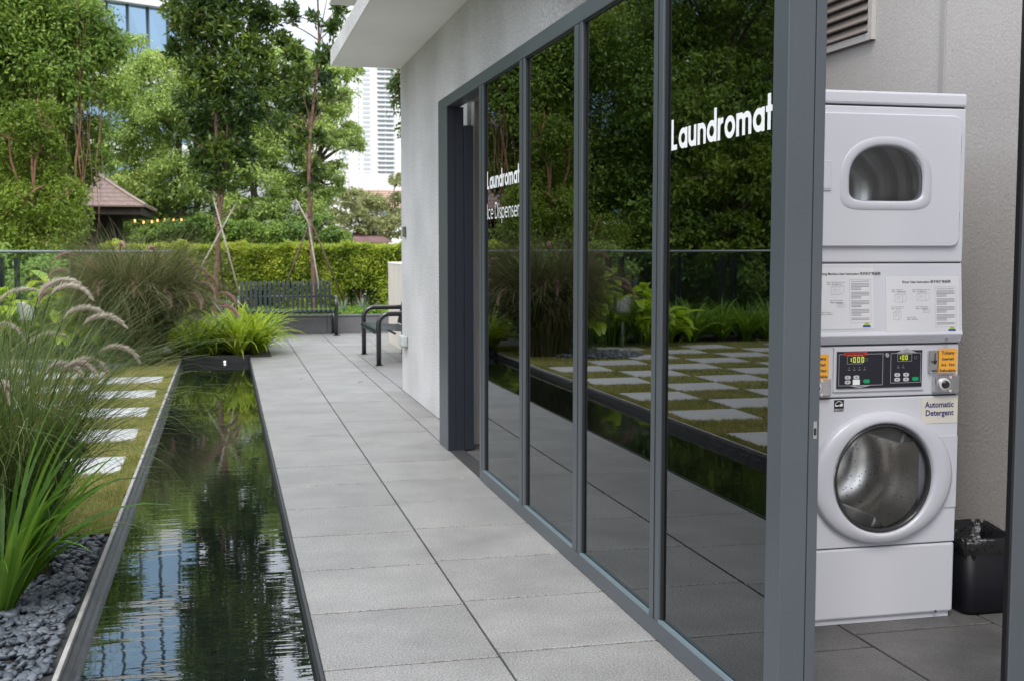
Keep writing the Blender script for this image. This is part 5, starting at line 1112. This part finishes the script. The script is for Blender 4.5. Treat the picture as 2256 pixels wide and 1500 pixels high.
# ================================================================== FAR BUILDINGS
M['sky_glass'] = mat('blue_facade_glass', (.34, .49, .63), .06, metal=.9)
OD = Vector((.874, .486, 0)); O0 = atY(428, 545, 82)
ob = empty('office_tower', (O0.x, O0.y, GZ), math.atan2(OD.y, OD.x), label='glass office tower with white floor bands behind the fig trees', cat='office building')
SH = 160/FPX*O0.y*.985; zb_ = atY(360, 25, O0.y).z-GZ-SH*6; zb_ -= 0
floors = 11; z_ = zb_
zs = [zb_+i*SH for i in range(-1, floors)]
ztop = zs[-1]+SH
LEN = 62
MB().box(-LEN, 0, .6, 16, 0, ztop).build('core', mat('core_grey', (.3, .32, .34), .8), ob)
for z in zs:
    MB().box(-LEN, .25, -.35, .62, z, z+SH*.25).build('floor_band', M['white_paint'], ob)
mb = MB(); i = 0
for fz in zs:
    x = 0.0
    while x > -LEN+1.3:
        t_ = U(-.02, .02); mb.add([(x, .3+t_, fz+SH*.25), (x-1.32, .3-t_+U(-.015, .015), fz+SH*.25), (x-1.32, .3+U(-.03, .03), fz+SH), (x, .3+U(-.03, .03), fz+SH)], [(0, 1, 2, 3)]); x -= 1.36
gw = mb.build('glazing', M['sky_glass'], ob)
mb = MB(); x = 0
while x > -LEN: mb.box(x-.05, x+.0, .12, .28, 0, ztop); x -= 1.36
mb.build('mullions', mat('mull', (.14, .17, .19), .5), ob)
# residential tower, overexposed white
HY = 190
p0 = atY(745, 417, HY); ht = empty('residential_tower', (p0.x, HY, GZ), label='very tall white residential tower with two strips of balconies', cat='apartment building')
S_ = HY/FPX; top_h = atY(800, 20, HY).z-GZ; base_h = 0
def hx_(px): return (px-745)*S_*1.13
MB().box(0, hx_(1010), 0, 14, 0, top_h).build('wall', M['white_paint'], ht)
MB().box(-hx_(745+60), -.01, 6, 20, 0, top_h*.62).build('rear_block', M['white_paint'], ht)
mf = mat('tower_glass', (.48, .51, .55), .4)
fl = 10.1*S_; nf = int(top_h/fl)
def stack(name, mbx, m, kind=None):
    if kind:
        mb = MB()
        for i in range(nf):
            n0 = len(mb.v); mb.add([(x, y, z+i*fl) for x, y, z in mbx.v], mbx.f)
        return tag(mb.build(name, m, ht), kind='stuff')
    o = mbx.build(name, m, ht)
    for i in range(1, nf): c = o.copy(); col.objects.link(c); c.parent = ht; c.location.z = i*fl
stack('balcony_window', MB().box(hx_(823), hx_(852), -.02, -.01, fl*.35, fl*.95), mf)
stack('balcony', MB().box(hx_(821), hx_(854), -.4, -.001, 0, fl*.14).box(hx_(821), hx_(854), -.42, -.40, fl*.10, fl*.42).box(hx_(835.5), hx_(838.5), -.06, -.021, fl*.141, fl), mat('balcony', (.74, .74, .74), .7))
pale = mat('tower_glass_pale', (.52, .55, .57), .4)
stack('window', MB().box(hx_(794), hx_(808), -.05, -.01, fl*.25, fl*.85), pale)
stack('side_windows', MB().box(hx_(784), hx_(787), -.05, -.01, fl*.25, fl*.85).box(hx_(874), hx_(878), -.05, -.01, fl*.2, fl*.9).box(hx_(752), hx_(766), -.05, -.01, fl*.25, fl*.8), pale, 'stuff')
# pale low building + roofs
LY_ = 90; q0 = atY(700, 545, LY_); q1 = atY(960, 385, LY_)
lw = empty('low_white_building', (q0.x, LY_, GZ), label='low white building with a dark window below the tall tower', cat='building')
sc_ = LY_/FPX
MB().box(0, (980-700)*sc_*1.1, 0, 8, 0, q1.z-GZ).box((755-700)*sc_, (765-700)*sc_, -.5, -.01, q1.z-GZ-1.2, q1.z-GZ+.2).build('wall', M['white_paint'], lw)
w0, w1 = atY(741, 422, LY_), atY(756, 396, LY_); MB().box(w0.x-q0.x, w1.x-q0.x, -.06, -.01, w0.z-GZ, w1.z-GZ).build('window', mat('dark_window', (.06, .05, .05), .4), lw)
def roof_house(name, x0, x1, ye, yr, Y, depth, label, mroof, inset=.35, wallm=None, extra=None):
    a, b, c = atY(x0, ye, Y), atY(x1, ye, Y), atY(x1, yr, Y+depth/2); w_ = b.x-a.x; e = empty(name, (a.x, Y, GZ), label=label, cat='house', group='tile roofed houses beyond the hedge')
    ze, zr = a.z-GZ, c.z-GZ; rows = 9; mb = MB()
    for i in range(rows):
        t0, t1 = i/rows, (i+1)/rows; ins0 = inset*w_*t0*.5; ins1 = inset*w_*t1*.5; y0, y1 = depth/2*t0, depth/2*t1; z0, z1 = ze+(zr-ze)*t0, ze+(zr-ze)*t1
        mb.add([(ins0, y0, z0+.06), (w_-ins0, y0, z0+.06), (w_-ins1, y1, z1), (ins1, y1, z1), (ins0, y0, z0-.02), (w_-ins0, y0, z0-.02)], [(0, 1, 2, 3), (4, 5, 1, 0)])
    mb.add([(inset*w_*.5, depth/2, zr), (w_-inset*w_*.5, depth/2, zr), (w_, depth, ze), (0, depth, ze), (0, 0, ze), (w_, 0, ze)], [(0, 1, 2, 3), (4, 0, 3), (1, 5, 2)])
    mb.build('roof', mroof, e); MB().box(.25, w_-.25, .3, depth-.3, 0, ze-.02).build('wall', wallm or M['cream'], e); return e
roof_house('tiled_house', 778, 862, 534, 514, 44, 5, 'purple brown tiled roof peeking just above the hedge at right', mat('mauve_tile', (.27, .17, .17), .8, noise=(3, .15)))
rh = roof_house('tiled_house', 800, 990, 459, 421, 66, 8, 'house with a faded brown roof and blue panel right of the pale tree', mat('brown_roof', (.42, .27, .22), .85, noise=(1, .1)), .1, M['white_paint'])
a = atY(846, 470, 66); MB().box(a.x-rh.location.x, a.x-rh.location.x+1.3, .1, .28, a.z-GZ-.02, a.z-GZ+.33).build('blue_panel', M['bluegrey'], rh)
print('TRIS', sum(len(o.data.polygons) for o in bpy.data.objects if o.type == 'MESH'))
